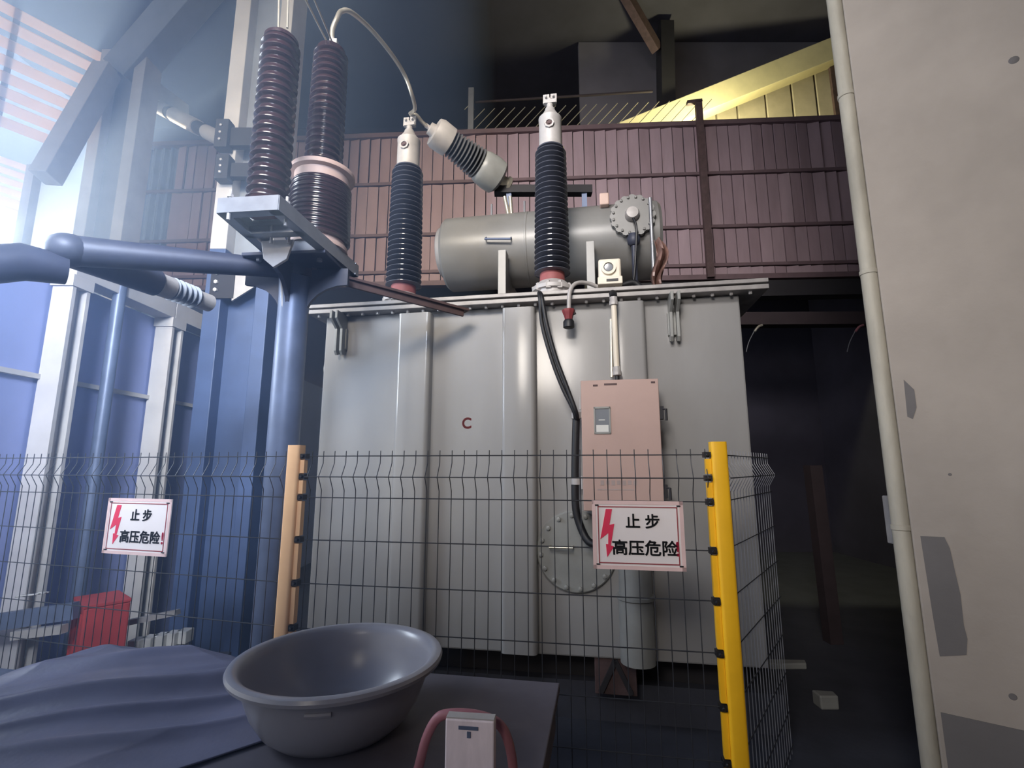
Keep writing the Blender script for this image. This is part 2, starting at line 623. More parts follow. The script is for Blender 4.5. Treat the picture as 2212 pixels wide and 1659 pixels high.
for zz in (2.05, 1.55):
    out('hinge', MB().lathe(TP.P(.487, -.245, zz - .04), Z, [(.008, 0), (.008, .08)], 10), 'cap', ca)
mb = MB()
for x0, x1, zz in ((.57, .60, 2.155), (.64, .72, 2.160), (.93, .955, 2.165)):
    mb.pbox(TP, x0, x1, -.2565, -.254, zz, zz + .012)
out('paint_scratch', mb, 'bsteel', dr)

# ivory cable pipe from the cabinet up to the gas relay
cp = thing('cable_pipe', TP.P(.71, -.2, 2.22), 'cream vertical cable pipe rising from the beige cabinet', 'pipe')
p0, p1 = TP.on(1333, 812, -.18), TP.on(1325, 642, -.18)
ax = (p1 - p0).normalized()
out('pipe_shaft', MB().tube([p0, p1], .019, 16), 'ivory', cp)
for p, s in ((p0, 1), (p1 - ax * .06, 1)):
    out('coupling', MB().lathe(p, ax, [(.021, 0), (.03, .004), (.03, .03), (.026, .035), (.026, .06), (.02, .062)], 8), 'cap', cp)
out('pipe_gland', MB().tube([p0 - ax * .06, p0], .015, 12), 'black', cp)
out('dark_conduit', MB().tube([p1, p1 + ax * .03 + TP.n * .02, p1 + ax * .07 + TP.n * .12], .026, 12), 'black', cp)
# bright round steel tube beside it, the tank's own level tube
st = out('steel_tube', MB().tube([TP.on(1320, 690, -.10), TP.on(1322, 815, -.10)], .014, 12), 'alu')
tag(st, 'thin shiny steel tube running down just left of the cream cable pipe', 'tube')

gr = thing('gas_relay', TP.P(.72, -.02, 2.873), 'ivory relay box with round dial face at the tank cover edge', 'relay')
bb = TP.on(1318, 582, -.03)
aa, bz = (bb - TP.o).dot(TP.u), bb.z
rb = out('relay_box', MB().pbox(TP, aa - .082, aa + .075, -.05, .12, bz - .075, bz + .075), 'ivory', gr, .014)
out('dial_ring', MB().lathe(TP.P(aa - .012, -.05, bz + .005), -TP.n, [(.052, 0), (.052, .018), (.034, .018), (.034, .004)], 28), 'ivory', rb)
out('dial_glass', MB().lathe(TP.P(aa - .012, -.05, bz + .005), -TP.n, [(.036, 0), (.028, .013), (0, .014)], 24), 'glass', rb)
mb = MB().pbox(TP, aa - .04, aa + .05, -.0, .08, bz - .15, bz - .07)
out('relay_neck', mb, 'ivory', gr)
bk = out('relay_bracket', MB().pbox(TP, aa - .09, aa + .08, -.09, .05, 2.90, 2.955), 'ivory', gr, .006)
out('bracket_slot', MB().pbox(TP, aa - .03, aa + .05, -.094, -.088, 2.918, 2.935), 'black', bk)
out('relay_foot', MB().pbox(TP, aa - .03, aa + .03, -.03, .05, 2.873, 2.90), 'dark', gr)
mb = MB().tube(smooth_path([TP.P(aa + .08, .04, 2.93), TP.P(aa + .17, .05, 2.95), TP.P(aa + .24, .06, 2.88)], 5), .022, 10)
out('relay_cable', mb, 'black', gr)

# sampling tube arching over the rim with a red brown valve
sv = thing('sampling_valve', TP.on(1228, 700, -.14), 'grey bent sampling tube over the rim ending in a red brown valve', 'valve')
pts = [TP.on(1300, 624, .02), TP.on(1270, 612, -.04), TP.on(1245, 612, -.10), TP.on(1231, 630, -.14), TP.on(1229, 668, -.14)]
out('bent_tube', MB().tube(smooth_path(pts, 7), .0145, 12), 'cap', sv)
vp = TP.on(1228, 668, -.14)
out('valve_body', MB().lathe(vp - Z * .075, Z, [(.026, 0), (.03, .02), (.04, .045), (.045, .06), (.045, .07), (.02, .078)], 8), 'letter', sv)
out('valve_cap', MB().lathe(vp - Z * .135, Z, [(.03, 0), (.038, .006), (.038, .045), (.03, .058), (.02, .064)], 20), 'black', sv)
out('valve_stem', MB().tube([vp - Z * .055 - TP.u * .03, vp - Z * .03 + TP.u * .05], .008, 8), 'dark', sv)

# two black cables from the bushing foot to the trunking
cl = thing('black_cable_run', TP.on(1248, 1150, -.1), 'pair of black cables sagging from right bushing into a clamped trunk', 'cable')
for dx, off in ((-5, -.12), (5, -.15)):
    q = [(1163, 632, .0), (1168, 640, -.13), (1176, 700, off), (1195, 770, off), (1218, 832, off), (1241, 886, off), (1245, 905, -.1)]
    out('cable', MB().tube(smooth_path([TP.on(x + dx * (1 if i in (2, 3, 4) else .4), y, o) for i, (x, y, o) in enumerate(q)], 6), .014, 10), 'black', cl)
q = [TP.on(x, y, -.08) for x, y in ((1245, 893), (1243, 960), (1242, 1040), (1244, 1100))] + [TP.on(1255, 1140, -.09), TP.on(1272, 1170, -.12), TP.on(1300, 1180, -.16)]
out('trunk', MB().tube(smooth_path(q, 6), .025, 12), 'black', cl)
for y in (898, 1040):
    p = TP.on(1245, y, -.08)
    mb = MB().lathe(p - Z * .022, Z, [(.027, 0), (.034, .002), (.034, .042), (.027, .044)], 14)
    mb.beam(p + TP.u * .03, p + TP.u * .085, .03, .03)
    out('clamp', mb, 'cap', cl)


# ------------------------------------------------------------------ bushings
def sheds(z0, z1, n, rc, r0, r1, sharp=0.35):
    """profile of n umbrella rims between z0 and z1; core rc, rim radius from r0 at the foot to r1 at the top"""
    prof = [(rc, z0)]
    h = (z1 - z0) / n
    for k in range(n):
        r = r0 + (r1 - r0) * k / max(1, n - 1)
        z = z0 + k * h
        prof += [(rc, z + h * .10), (r * .975, z + h * .26), (r, z + h * .31), (r, z + h * .41), (r * .975, z + h * .46), (rc + (r - rc) * sharp, z + h * .62), (rc, z + h * .92)]
    prof.append((rc, z1))
    return prof


def bushing(a, d, r, label):
    b = TP.P(a, d, 0)
    t = thing('bushing', b + Z * 2.873, label, 'bushing', 'high voltage bushings on the tank cover')
    tu = out('turret', MB().lathe(b + Z * 2.873, Z, [(r * 1.25, 0), (r * 1.25, .03), (r * 1.0, .032), (r * 1.0, .075), (r * 1.15, .077), (r * 1.15, .105), (r * .95, .13), (r * .8, .15), (0, .15)], 36), 'cap', t)
    mb = MB()
    for k in range(10):
        th = k * math.tau / 10
        bolt_heads(mb, [b + V((math.cos(th), math.sin(th), 0)) * r * 1.06 + Z * 2.978], Z, .014, .016)
        mb.box(b.x + math.cos(th) * r * 1.0 - .018, b.x + math.cos(th) * r * 1.0 + .018, b.y + math.sin(th) * r - .018, b.y + math.sin(th) * r + .018, 2.94, 2.982)
    out('turret_bolts', mb, 'cap', tu)
    out('red_foot', MB().lathe(b + Z * 3.0, Z, [(r * .72, 0), (r * .70, .10), (r * .64, .11)], 32), 'redbase', t)
    out('sheds', MB().lathe(b, Z, sheds(3.09, 4.13, 24, r * .56, r * 1.02, r * .92) + [(r * .8, 4.135), (r * .8, 4.145), (0, 4.145)], 40), 'porc', t)
    cr = r * .67
    cp_ = out('cap', MB().lathe(b + Z * 4.14, Z, [(cr * 1.1, 0), (cr * 1.1, .012), (cr, .02), (cr, .255), (cr * 1.03, .26), (cr * 1.03, .275), (cr * .9, .285), (cr * .62, .325), (cr * .5, .345), (cr * .42, .37), (0, .37)], 32), 'cap', t)
    out('oil_plug', MB().lathe(b + Z * 4.315 - TP.n * cr * .95, -TP.n, [(.04, 0), (.04, .018), (.026, .018), (.026, .010)], 8), 'cap', cp_)
    out('plug_core', MB().lathe(b + Z * 4.315 - TP.n * cr * .95, -TP.n, [(.026, 0), (.026, .012), (.012, .012), (.012, .02), (0, .02)], 8), 'bsteel', cp_)
    mb = MB().lathe(b + Z * 4.50, Z, [(.026, 0), (.026, .05), (.02, .055), (.02, .10), (0, .10)], 14)
    mb.beam(b + Z * 4.56 - TP.u * .03, b + Z * 4.64 - TP.u * .028, .02, .05)
    mb.beam(b + Z * 4.56 + TP.u * .03, b + Z * 4.64 + TP.u * .032, .02, .05)
    mb.beam(b + Z * 4.57 - TP.u * .045, b + Z * 4.57 + TP.u * .05, .045, .03)
    bolt_heads(mb, [b + Z * 4.61 - TP.n * .02 + TP.u * x for x in (-.03, .03)], -TP.n, .011, .014)
    out('terminal', mb, 'cap', t)
    return b


B1 = bushing(-.938, .22, .142, 'black ribbed bushing beside the conservator left end, wired to the looping cable')
B2 = bushing(.285, .16, .135, 'black ribbed bushing standing alone in front of the conservator, its top unwired')

# ------------------------------------------------------------------ conservator drum
CD = .92
cz, crad = 3.66, .345
co = thing('conservator_drum', TP.P(.15, CD, 2.873), 'grey green horizontal oil conservator drum lying above the tank', 'tank')
ca_, cb_ = -.77, 1.17
drum = out('drum_shell', MB().lathe(TP.P(ca_, CD, cz), TP.u, [(0, -.03), (crad * .7, -.025), (crad * .93, -.012), (crad, .015), (crad, .40 * (cb_ - ca_)), (crad + .004, .402 * (cb_ - ca_)), (crad + .004, .408 * (cb_ - ca_)), (crad, .41 * (cb_ - ca_)), (crad, cb_ - ca_ - .015), (crad * .93, cb_ - ca_ + .012), (0, cb_ - ca_ + .03)], 64), 'drum', co)
out('end_flange', MB().lathe(TP.P(ca_ - .02, CD, cz + .03), -TP.u, [(.24, 0), (.24, .05), (.225, .06), (0, .06)], 40), 'cap', co)
mb = MB()
h0, h1 = TP.on(1050, 514, CD - crad), TP.on(1104, 514, CD - crad)
mb.tube([h0 + Z * .035 + TP.n * .05, h0 - TP.n * .045 - Z * .03, h1 - TP.n * .045 - Z * .03, h1 + Z * .035 + TP.n * .05], .010, 8)
out('drum_handle', mb, 'dsteel', co)
for px, zt in ((1085, 3.42), (1277, 3.44)):
    a, _ = TP.sz(px, 610, .50)
    mb = MB().pbox(TP, a - .035, a + .035, .48, .60, 2.873, zt + .06)
    mb.prism([TP.P(a - .035, .5, 2.873), TP.P(a - .08, .5, 2.873), TP.P(a - .035, .5, 2.98)], TP.n * .015)
    mb.pbox(TP, a - .02, a + .02, .60, 1.3, 3.2, zt - .08)
    out('support_leg', mb, 'drum', co, .004)
gp = TP.on(1366, 466, CD - crad + .03)
ga = (gp - TP.o).dot(TP.u)
ax = (-TP.n * .93 + Z * .36).normalized()
gp = TP.P(ga, CD, cz) + ax * (crad - .01) + Z * .02
gp = TP.on(1366, 468, CD - .36)
out('gauge_neck', MB().lathe(gp + TP.n * .25, -TP.n, [(.13, 0), (.13, .23)], 30), 'drum', co)
prof_pts = []
mb = MB()
ring = []
for k in range(96):
    th = k * math.tau / 96
    rr = .178 + .010 * (1 if math.cos(th * 16) > -.2 else 0)
    ring.append(gp - TP.n * .03 + TP.u * rr * math.cos(th) + Z * rr * math.sin(th))
mb.prism(ring, TP.n * .035)
gpl = out('gauge_plate', mb, 'drum', co)
mb = MB()
for k in range(16):
    th = (k + .5) * math.tau / 16
    bolt_heads(mb, [gp - TP.n * .03 + TP.u * .16 * math.cos(th) + Z * .16 * math.sin(th)], -TP.n, .012, .012)
out('gauge_bolts', mb, 'drum', gpl)
out('gauge_hub', MB().lathe(gp - TP.n * .03 - TP.u * .005, -TP.n, [(.06, 0), (.06, .03), (.048, .055), (.02, .06), (0, .06)], 20), 'cap', gpl)
mb = MB().tube(smooth_path([gp - TP.n * .07 - Z * .05, gp - TP.n * .09 - Z * .16 + TP.u * .02, gp - TP.n * .06 - Z * .45 + TP.u * .0, gp - TP.n * .1 - Z * .75 - TP.u * .04], 6), .010, 8)
out('gauge_cable', mb, 'black', gpl)
mb = MB().tube([gp - TP.n * .02 - Z * .20, gp - TP.n * .02 - Z * .80], .022, 12)
mb.lathe(gp - TP.n * .02 - Z * .27, Z, [(.03, 0), (.05, .02), (.055, .06), (.04, .1)], 14)
out('drain_pipe', mb, 'pipe', co)
q0, q1 = TP.on(1404, 428, CD - .4), TP.on(1400, 610, CD - .4)
out('level_tube', MB().tube([q0, V((q0.x, q0.y, 2.95))], .016, 10), 'steel', co)
mb = MB().pbox(TP, ga - .27, ga - .19, CD - crad + .02, CD - crad + .10, cz + .22, cz + .33)
out('drum_valve', mb, 'peach', co, .01)
for px, py0, py1 in ((1062, 448, 468), (1133, 420, 460)):
    p = TP.on(px, py1, CD - .05)
    out('vent_pipe', MB().tube([V((p.x, p.y, cz + crad - .02)), V((p.x, p.y, cz + crad + .13))], .010, 8), 'steel', co)
# torn plastic caught at the drum's right end
rg = MB()
pc = TP.on(1424, 570, .35)
rg.grid(lambda u, v: pc + TP.u * ((u - .5) * .085 * (1.1 - .8 * abs(v - .4)) + .03 * math.sin(v * 7)) + Z * (.20 - v * .50) + TP.n * .05 * math.sin(u * 9 + v * 5), 8, 16)
rgo = out('torn_bag', rg, 'rag')
sd = rgo.modifiers.new('thickness', 'SOLIDIFY')
sd.thickness = .004
tag(rgo, 'torn brown plastic bag hanging at the right end of the conservator', 'bag')

# ------------------------------------------------------------------ inclined insulator above the drum
i0, i1 = atY(938, 284, 4.02), atY(1082, 390, 4.42)
ia = thing('inclined_insulator', i1, 'short grey insulator leaning up to the left above the conservator drum', 'insulator')
axi = (i0 - i1).normalized()
L = (i0 - i1).length
out('lower_turret', MB().lathe(i1, axi, [(.05, 0), (.13, .02), (.165, .05), (.17, .13), (.16, .22), (.145, .26), (.10, .29)], 32), 'tank2', ia)
out('ribbed_body', MB().lathe(i1, axi, sheds(.27, L - .17, 9, .085, .150, .125)[0:] + [(.05, L - .16)], 36), 'porc_grey', ia)
out('top_cap', MB().lathe(i1, axi, [(.11, L - .17), (.135, L - .16), (.14, L - .04), (.125, L), (.06, L + .005), (.055, L + .05), (.02, L + .055), (.02, L + .09), (0, L + .09)], 32), 'cap', ia)
mb = MB().tube([i1 - axi * .10, i1 + axi * .02], .06, 16)
mb.lathe(i1 - axi * .09, axi, [(.06, 0), (.085, .005), (.085, .03), (.06, .035)], 20)
out('mounting_neck', mb, 'alu', ia)
br = thing('insulator_bracket', atY(1100, 470, 4.42), 'dark steel bar on posts behind the right bushing holding the grey insulator', 'bracket')
pa, pb = atY(1068, 412, 4.45), atY(1278, 408, 4.45)
pb.z = pa.z
out('cross_bar', MB().beam(pa, pb, .09, .08), 'dark', br)
for px in (1100, 1262):
    p = atY(px, 412, 4.45)
    out('bracket_post', MB().beam(V((p.x, p.y, 3.95)), V((p.x, p.y, pa.z)), .05, .05, TP.n), 'dsteel', br)
mb = MB()
for dx in (0, 12):
    mb.tube([atY(1090 + dx, 425, 4.33), atY(1098 + dx * .6, 464, 4.33)], .018, 10)
out('support_stub', mb, 'alu', br)

# ------------------------------------------------------------------ pole with its portal pipes
PX, PY = -1.275, 2.75
pl = thing('support_pole', V((PX, PY, 0)), 'round blue grey steel pole with triangular gusset head left of tank', 'pole')
out('pole_shaft', MB().lathe(V((PX, PY, 0)), Z, [(.084, 0), (.084, 2.62), (.09, 2.74)], 36), 'dsteel', pl)
FZ = 2.90
mb = MB()
mb.prism([V((-1.50, 2.56, FZ - .10)), V((-1.02, 2.52, FZ - .10)), V((-.99, 2.98, FZ - .10)), V((-1.46, 2.98, FZ - .10))], (0, 0, .02))
out('head_plate', mb, 'pipe', pl, .004)
mb = MB()
for dx, dy, L_ in ((-1, .0, .22), (1, .0, .24), (0, -1, .18), (0, 1, .2)):
    e = V((dx, dy, 0)).normalized()
    b0 = V((PX, PY, 0)) + e * .07
    t = e.cross(Z) * .012
    c = [b0 + Z * 2.50] + [b0 + e * L_ * (1 - math.cos(k * math.pi / 12)) + Z * (2.50 + .20 * math.sin(k * math.pi / 12)) for k in range(1, 7)] + [b0 + e * L_ + Z * (FZ - .10), b0 + Z * (FZ - .10)]
    mb.prism([p - t for p in c], t * 2)
out('gusset', mb, 'pipe', pl)
mb = MB()
bolt_heads(mb, [V((x, y, FZ - .10)) for x in (-1.42, -1.08) for y in (2.6, 2.9)], -Z, .016, .016)
out('head_bolts', mb, 'steel', pl)
z_arm = 2.70


def pipe_thing(name, p0, p1, r, m, label, cat='pipe', capped=True):
    p0, p1 = V(p0), V(p1)
    ax = (p1 - p0).normalized()
    t = thing(name, (p0 + p1) / 2, label, cat)
    out('pipe_run', MB().tube([p0, p1], r, 28), m, t)
    for p, s, e in ((p0, -1, r[0]), (p1, 1, r[1])):
        out('end_cap', MB().lathe(p - ax * .02 * (s > 0), ax, [(e * 1.06, 0), (e * 1.06, .02)], 28), m, t)
    return t


q0 = atZ(150, 541, 2.68)
q1 = V((PX - .05, PY, 2.80))
pipe_thing('portal_pipe', q0, q1, [.075, .052], 'pipe', 'thick dark blue horizontal pipe running left from the pole head')
q2 = atZ(452, 655, 2.68)
bp_ = thing('portal_pipe', (q0 + q2) / 2, 'dark pipe running back from the far left pipe joint towards the grey column', 'pipe')
qm = q0.lerp(q2, .55)
out('pipe_run', MB().tube([q0 + V((-.02, .0, -.0)), qm], .075, 24), 'pipe', bp_)
out('pale_sleeve', MB().tube([qm, q0.lerp(q2, .66)], .066, 24), 'cap', bp_)
out('ribbed_sleeve', MB().lathe(q0.lerp(q2, .66), (q2 - q0), sheds(0, (q2 - q0).length * .22, 5, .05, .07, .07), 24), 'greycol', bp_)
out('pale_end', MB().tube([q0.lerp(q2, .88), q2], .055, 24), 'cap', bp_)
nd = out('pipe_joint', MB().ball(q0, .098, 20, (1, 1, .8)), 'pipe')
tag(nd, 'rounded dark pipe joint where the two left pipes meet', 'pipe joint')
q3 = atZ(-60, 575, 2.5)
nb = out('joint_arm', MB().tube([q0 - Z * .10, q0.lerp(q3, .5) - Z * .02, q3], [.07, .085, .085], 20), 'pipe')
tag(nb, 'dark pipe arm leaving the pipe joint out to the left edge', 'pipe')
e0, e1 = V((PX + .08, PY, 2.80)), TP.on(1008, 672, -.14)
arm = out('angle_arm', MB().beam(e0, e1, .075, .018).beam(e0 + V((-.02, -.028, -.02)), e1 + V((-.02, -.028, -.02)), .018, .06), 'bsteel', None, .003)
tag(arm, 'brown steel angle arm reaching from the pole head across to tank rim', 'arm')
# thin down rod hanging by the pole's left side
rod = thing('earthing_strip', V((PX - .1, PY - .05, 2.2)), 'thin pale earthing strip hanging beside the pole under the left pipe', 'strip')
out('strip', MB().tube(smooth_path([atY(597, 572, 2.68), atY(608, 590, 2.68), atY(612, 660, 2.68), atY(614, 738, 2.68)], 6), .010, 8), 'cap', rod)
out('strip_hook', MB().tube([atY(614, 736, 2.68), atY(600, 742, 2.68)], .006, 6), 'cap', rod)

# ------------------------------------------------------------------ frame that carries the two brown insulators
fr = thing('insulator_support', V((-1.26, 2.5, FZ)), 'grey steel channel frame cantilevered towards viewer above the pole', 'frame')
A_, B_, C_, E_ = V((-1.385, 2.14, FZ)), V((-1.085, 2.11, FZ)), V((-.97, 2.93, FZ)), V((-1.385, 2.62, FZ))


def channel(p0, p1, hgt=.075, wid=.05, flip=1, m='steel'):
    p0, p1 = V(p0), V(p1)
    t = (p1 - p0).normalized()
    sd_ = t.cross(Z).normalized() * flip
    mb = MB().beam(p0, p1, .008, hgt)
    mb.beam(p0 + sd_ * wid / 2 + Z * (hgt / 2 - .004), p1 + sd_ * wid / 2 + Z * (hgt / 2 - .004), wid, .008)
    mb.beam(p0 + sd_ * wid / 2 - Z * (hgt / 2 - .004), p1 + sd_ * wid / 2 - Z * (hgt / 2 - .004), wid, .008)
    return mb


FC = FZ - .04
down = lambda p: V((p.x, p.y, FC))
out('front_rail', channel(down(A_), down(B_), flip=-1), 'steel', fr)
out('side_rail', channel(down(B_), down(C_), flip=-1), 'steel', fr)
out('side_rail', channel(down(A_), down(E_) + V((.0, .30, 0)), flip=1), 'steel', fr)
out('cross_rail', channel(V((-1.375, 2.40, FC)), V((-1.06, 2.37, FC)), flip=1), 'steel', fr)
out('cross_rail', channel(V((-1.375, 2.60, FC)), V((-1.03, 2.57, FC)), flip=-1), 'steel', fr)
out('back_rail', channel(V((-1.375, 2.92, FC)), down(C_), flip=1), 'steel', fr)
mb = MB()
for q in ((-1.33, 2.14), (-1.25, 2.39), (-1.16, 2.39), (-1.09, 2.2), (-1.02, 2.85)):
    mb.lathe(V((q[0], q[1], FZ - .11)), Z, [(.008, 0), (.008, .15)], 8)
    bolt_heads(mb, [V((q[0], q[1], FZ + .002))], Z, .015, .014)
out('frame_bolts', mb, 'cap', fr)
mb = MB().prism([V((-1.32, 2.42, FC - .04)), V((-1.14, 2.40, FC - .04)), V((-1.17, 2.40, FC - .15)), V((-1.24, 2.41, FC - .19)), V((-1.30, 2.42, FC - .14))], (0, .02, 0))
out('lower_bracket', mb, 'cap', fr, .003)


def stack(base, h, n, r, label, foot):
    t = thing('post_insulator', base, label, 'insulator')
    if foot:
        ft = out('red_foot', MB().lathe(base, Z, [(r * 1.08, 0), (r * 1.08, .018), (r * .9, .03), (r * .8, .05)], 36), 'redbase', t)
    out('sheds', MB().lathe(base, Z, sheds(.045, h - .02, n, r * .80, r * 1.0, r * .97, .5) + [(r * .85, h - .018), (r * .85, h), (r * .75, h + .012), (0, h + .012)], 44), 'brown', t)
    return t


pi_base = V((-1.235, 2.29, FZ))
pi = stack(pi_base, 1.0, 20, .100, 'brown ribbed porcelain post insulator on the front end of steel frame', True)
mb = MB()
for dx in (-.012, .012):
    mb.tube([pi_base + V((dx * 2, 0, 1.005)), pi_base + V((dx * 2, 0, 1.05))], .014, 8)
out('top_clamp', mb, 'cap', pi)

ct_base = V((-1.145, 2.72, FZ))
ct = thing('current_transformer', ct_base, 'brown porcelain current transformer with fat lower drum and slim upper stack', 'current transformer')
out('base_ring', MB().lathe(ct_base, Z, [(.165, 0), (.165, .025), (.15, .03), (.15, .06)], 44), 'peach', ct)
out('lower_drum', MB().lathe(ct_base, Z, sheds(.05, .405, 13, .165, .180, .172, .6), 56), 'brown', ct)
out('collar', MB().lathe(ct_base, Z, [(.155, .40), (.158, .46), (.185, .466), (.188, .48), (.185, .492), (.10, .50), (0, .50)], 56), 'peach', ct)
out('upper_sheds', MB().lathe(ct_base, Z, sheds(.49, 1.325, 19, .086, .112, .104, .5) + [(.085, 1.33), (.085, 1.345), (.03, 1.355), (0, 1.355)], 44), 'brown', ct)
tp = ct_base + Z * 1.35
mb = MB().tube([tp, tp + Z * .09], .017, 10)
mb.beam(tp + V((.02, 0, .0)), tp + V((.02, 0, .075)), .035, .03)
out('terminal', mb, 'cap', ct)

# conductors
b1t = B1 + Z * 4.62
jy = ct_base.y
pts = [tp + Z * .08, tp + V((-.002, .0, .16)), atY(728, 40, jy), atY(737, 25, jy + .03), atY(758, 26, jy + .08), atY(800, 62, jy + .3), atY(842, 112, jy + .5), atY(873, 160, jy + .7), atY(890, 205, B1.y - .3), atY(896, 235, B1.y - .15), b1t + Z * .06]
jc = out('jumper_cable', MB().tube(smooth_path(pts, 9), .0155, 12), 'alu')
tag(jc, 'pale bare cable looping from current transformer down to left bushing', 'cable')
jl = out('jumper_link', MB().tube(smooth_path([b1t + Z * .04, b1t + V((.05, 0, .05)), (b1t + i0) / 2 + V((0, -.03, .02)), i0 + axi * .08], 6), .016, 10), 'alu')
tag(jl, 'short pale bar linking left bushing top to the leaning grey insulator', 'link')
for x0, dd, lab in ((640, -.015, 'left of the pair'), (662, .015, 'right of the pair')):
    p = atY(x0, -40, 2.25)
    w_ = out('overhead_wire', MB().tube([tp + V((dd, 0, .03)), p], .0055, 8), 'alu')
    tag(w_, 'thin bare overhead wire to the current transformer, ' + lab, 'wire', 'bare wires to the current transformer')
for x0, dd, lab in ((604, -.024, 'left'), (624, .024, 'right')):
    p = atY(x0, -60, 2.3)
    w_ = out('overhead_wire', MB().tube([pi_base + V((dd, 0, 1.08)), p], .006, 8), 'alu')
    tag(w_, f'thin bare wire rising from the post insulator top, {lab} of two', 'wire', 'bare wires to the post insulator')

# ------------------------------------------------------------------ wire mesh fence
FP = Plane(0, 2.3, 9.7)
FL = Plane(-1.075, 2.485, 15.5)
FS = Plane(.885, 2.149, -52.5)
WZ = (1.70, 1.60, 1.50, 1.30, 1.10, .90, .70, .50, .30, .12)


def fence(plane, a0, a1, label, bottom=.08, pitch=.06, curl=.035, m='wire'):
    t = thing('mesh_fence', plane.P((a0 + a1) / 2, 0, bottom), label, 'fence panel', 'welded mesh fence panels')
    mh, mv = MB(), MB()
    off = {1.60: -curl, 1.10: 0, .50: 0}
    for z in WZ:
        d = off.get(z, 0)
        mh.tube([plane.P(a0, d - .004, z), plane.P(a1, d - .004, z)], .0026, 6)
    n = int(round((a1 - a0) / pitch))
    for k in range(n + 1):
        a = a0 + .012 + k * pitch
        if a > a1:
            break
        prof = [(0, 1.725), (0, 1.70), (0, 1.665), (-curl, 1.60), (0, 1.535), (0, 1.50), (0, bottom)]
        mv.tube([plane.P(a, d, z) for d, z in prof], .0022, 5)
    out('horizontal_wires', mh, 'wire', t)
    out('vertical_wires', mv, m, t)
    return t


fence(FP, -1.02, .86, 'wire mesh fence panel in front of the transformer between yellow posts')
fence(FL, -2.6, -.06, 'wire mesh fence panel on the left before the blue bay, with sign')
fence(FS, .06, 1.12, 'narrow wire mesh fence panel running back from the bright yellow post', m='steel')


def post(x, y, yaw, m, label, sides, zt=1.755):
    t = thing('fence_post', V((x, y, 0)), label, 'post')
    a = math.radians(yaw)
    e, nn = V((math.cos(a), -math.sin(a), 0)), V((math.sin(a), math.cos(a), 0))
    w = .033
    ring = []
    for sx, sy in ((1, 1), (-1, 1), (-1, -1), (1, -1)):
        for k in range(4):
            th = math.atan2(sy, sx) - math.pi / 4 + k * math.pi / 6
            ring.append(V((x, y, 0)) + e * (sx * (w - .012) + .012 * math.cos(th)) + nn * (sy * (w - .012) + .012 * math.sin(th)))
    sh = out('post_shaft', MB().prism(ring, (0, 0, zt)), m, t)
    for p in sh.data.polygons:
        p.use_smooth = True
    sh.data.set_sharp_from_angle(angle=math.radians(50))
    for sgn in sides:
        zs = [1.70, 1.60, 1.50, 1.30, 1.10, .90, .70, .50, .30]
        for za, zb in zip(zs, zs[1:]):
            strip = MB().beam(V((x, y, za - .018)) + e * sgn * (w + .012), V((x, y, zb + .018)) + e * sgn * (w + .012), .022, .03, nn)
            out('holding_strip', strip, m, t)
        for z in zs[:-1]:
            cb = MB().beam(V((x, y, z)) + e * sgn * (w - .005), V((x, y, z)) + e * sgn * (w + .03), .035, .024)
            bolt_heads(cb, [V((x, y, z)) + e * sgn * (w + .016) - nn * .018], -nn, .008, .008)
            out('clip', cb, 'black', t)
    return t


post(-1.082, 2.487, 9.7, 'yellow2', 'pale orange yellow fence post standing behind the grey basin', (1,))
post(.893, 2.147, 9.7, 'yellow', 'bright yellow fence post at the right corner of the fence', (-1,))


def warning_sign(plane, a0, a1, z0, z1, d, label):
    t = thing('warning_sign', plane.P((a0 + a1) / 2, d, z0), label, 'sign')
    w, h = a1 - a0, z1 - z0
    out('sign_board', MB().pbox(plane, a0, a1, d - .006, d, z0, z1), 'sign', t, .002)
    nf = -plane.n
    dd = d - .006
    e = .016
    mb = MB()
    for q in ((a0, a1, z1 - e, z1), (a0, a1, z0, z0 + e), (a0, a0 + e, z0, z1), (a1 - e, a1, z0, z1)):
        mb.pbox(plane, q[0], q[1], dd - .0015, dd + .001, q[2], q[3])
    out('pink_margin', mb, 'pink', t)
    mb = MB()
    i, k = .024, .0045
    for q in ((a0 + i, a1 - i, z1 - i - k, z1 - i), (a0 + i, a1 - i, z0 + i, z0 + i + k), (a0 + i, a0 + i + k, z0 + i, z1 - i), (a1 - i - k, a1 - i, z0 + i, z1 - i)):
        mb.pbox(plane, q[0], q[1], dd - .002, dd + .001, q[2], q[3])
    out('red_border', mb, mat('border_red', (150, 70, 76), .5), t)
    G = lambda x, y: plane.P(a0 + x * w, dd - .002, z0 + y * h)
    bolt = [(.155, .875), (.225, .875), (.19, .64), (.245, .66), (.20, .34), (.235, .33), (.155, .17), (.145, .36), (.17, .36), (.175, .52), (.085, .43)]
    out('red_bolt', MB().prism([G(*q) for q in bolt], plane.n * .002), 'signred', t)
    text_mesh('止 步', .205 * h, G(.555, .705), plane.u, Z, nf, .001, 'signblk', 'top_lettering', t, .022, 1.0)
    text_mesh('高压危险', .215 * h, G(.57, .32), plane.u, Z, nf, .001, 'signblk', 'lower_lettering', t, .022, 1.04)
    text_mesh('!', .20 * h, G(.918, .315), plane.u, Z, nf, .001, 'signred', 'exclamation_mark', t, .012, 1.0)
    mb = MB()
    for x, y in ((.055, .93), (.95, .93), (.055, .07), (.95, .07)):
        mb.tube([G(x - .02, y) - plane.n * .001, G(x + .02, y) - plane.n * .001], .003, 6)
    out('wire_ties', mb, 'dark', t)


warning_sign(FP, .360, .745, 1.215, 1.502, -.012, 'white high voltage warning sign on fence before the transformer, crisp red bolt')
warning_sign(FL, -1.198, -.748, 1.185, 1.478, -.012, 'white high voltage warning sign on the hazy fence before the blue bay')

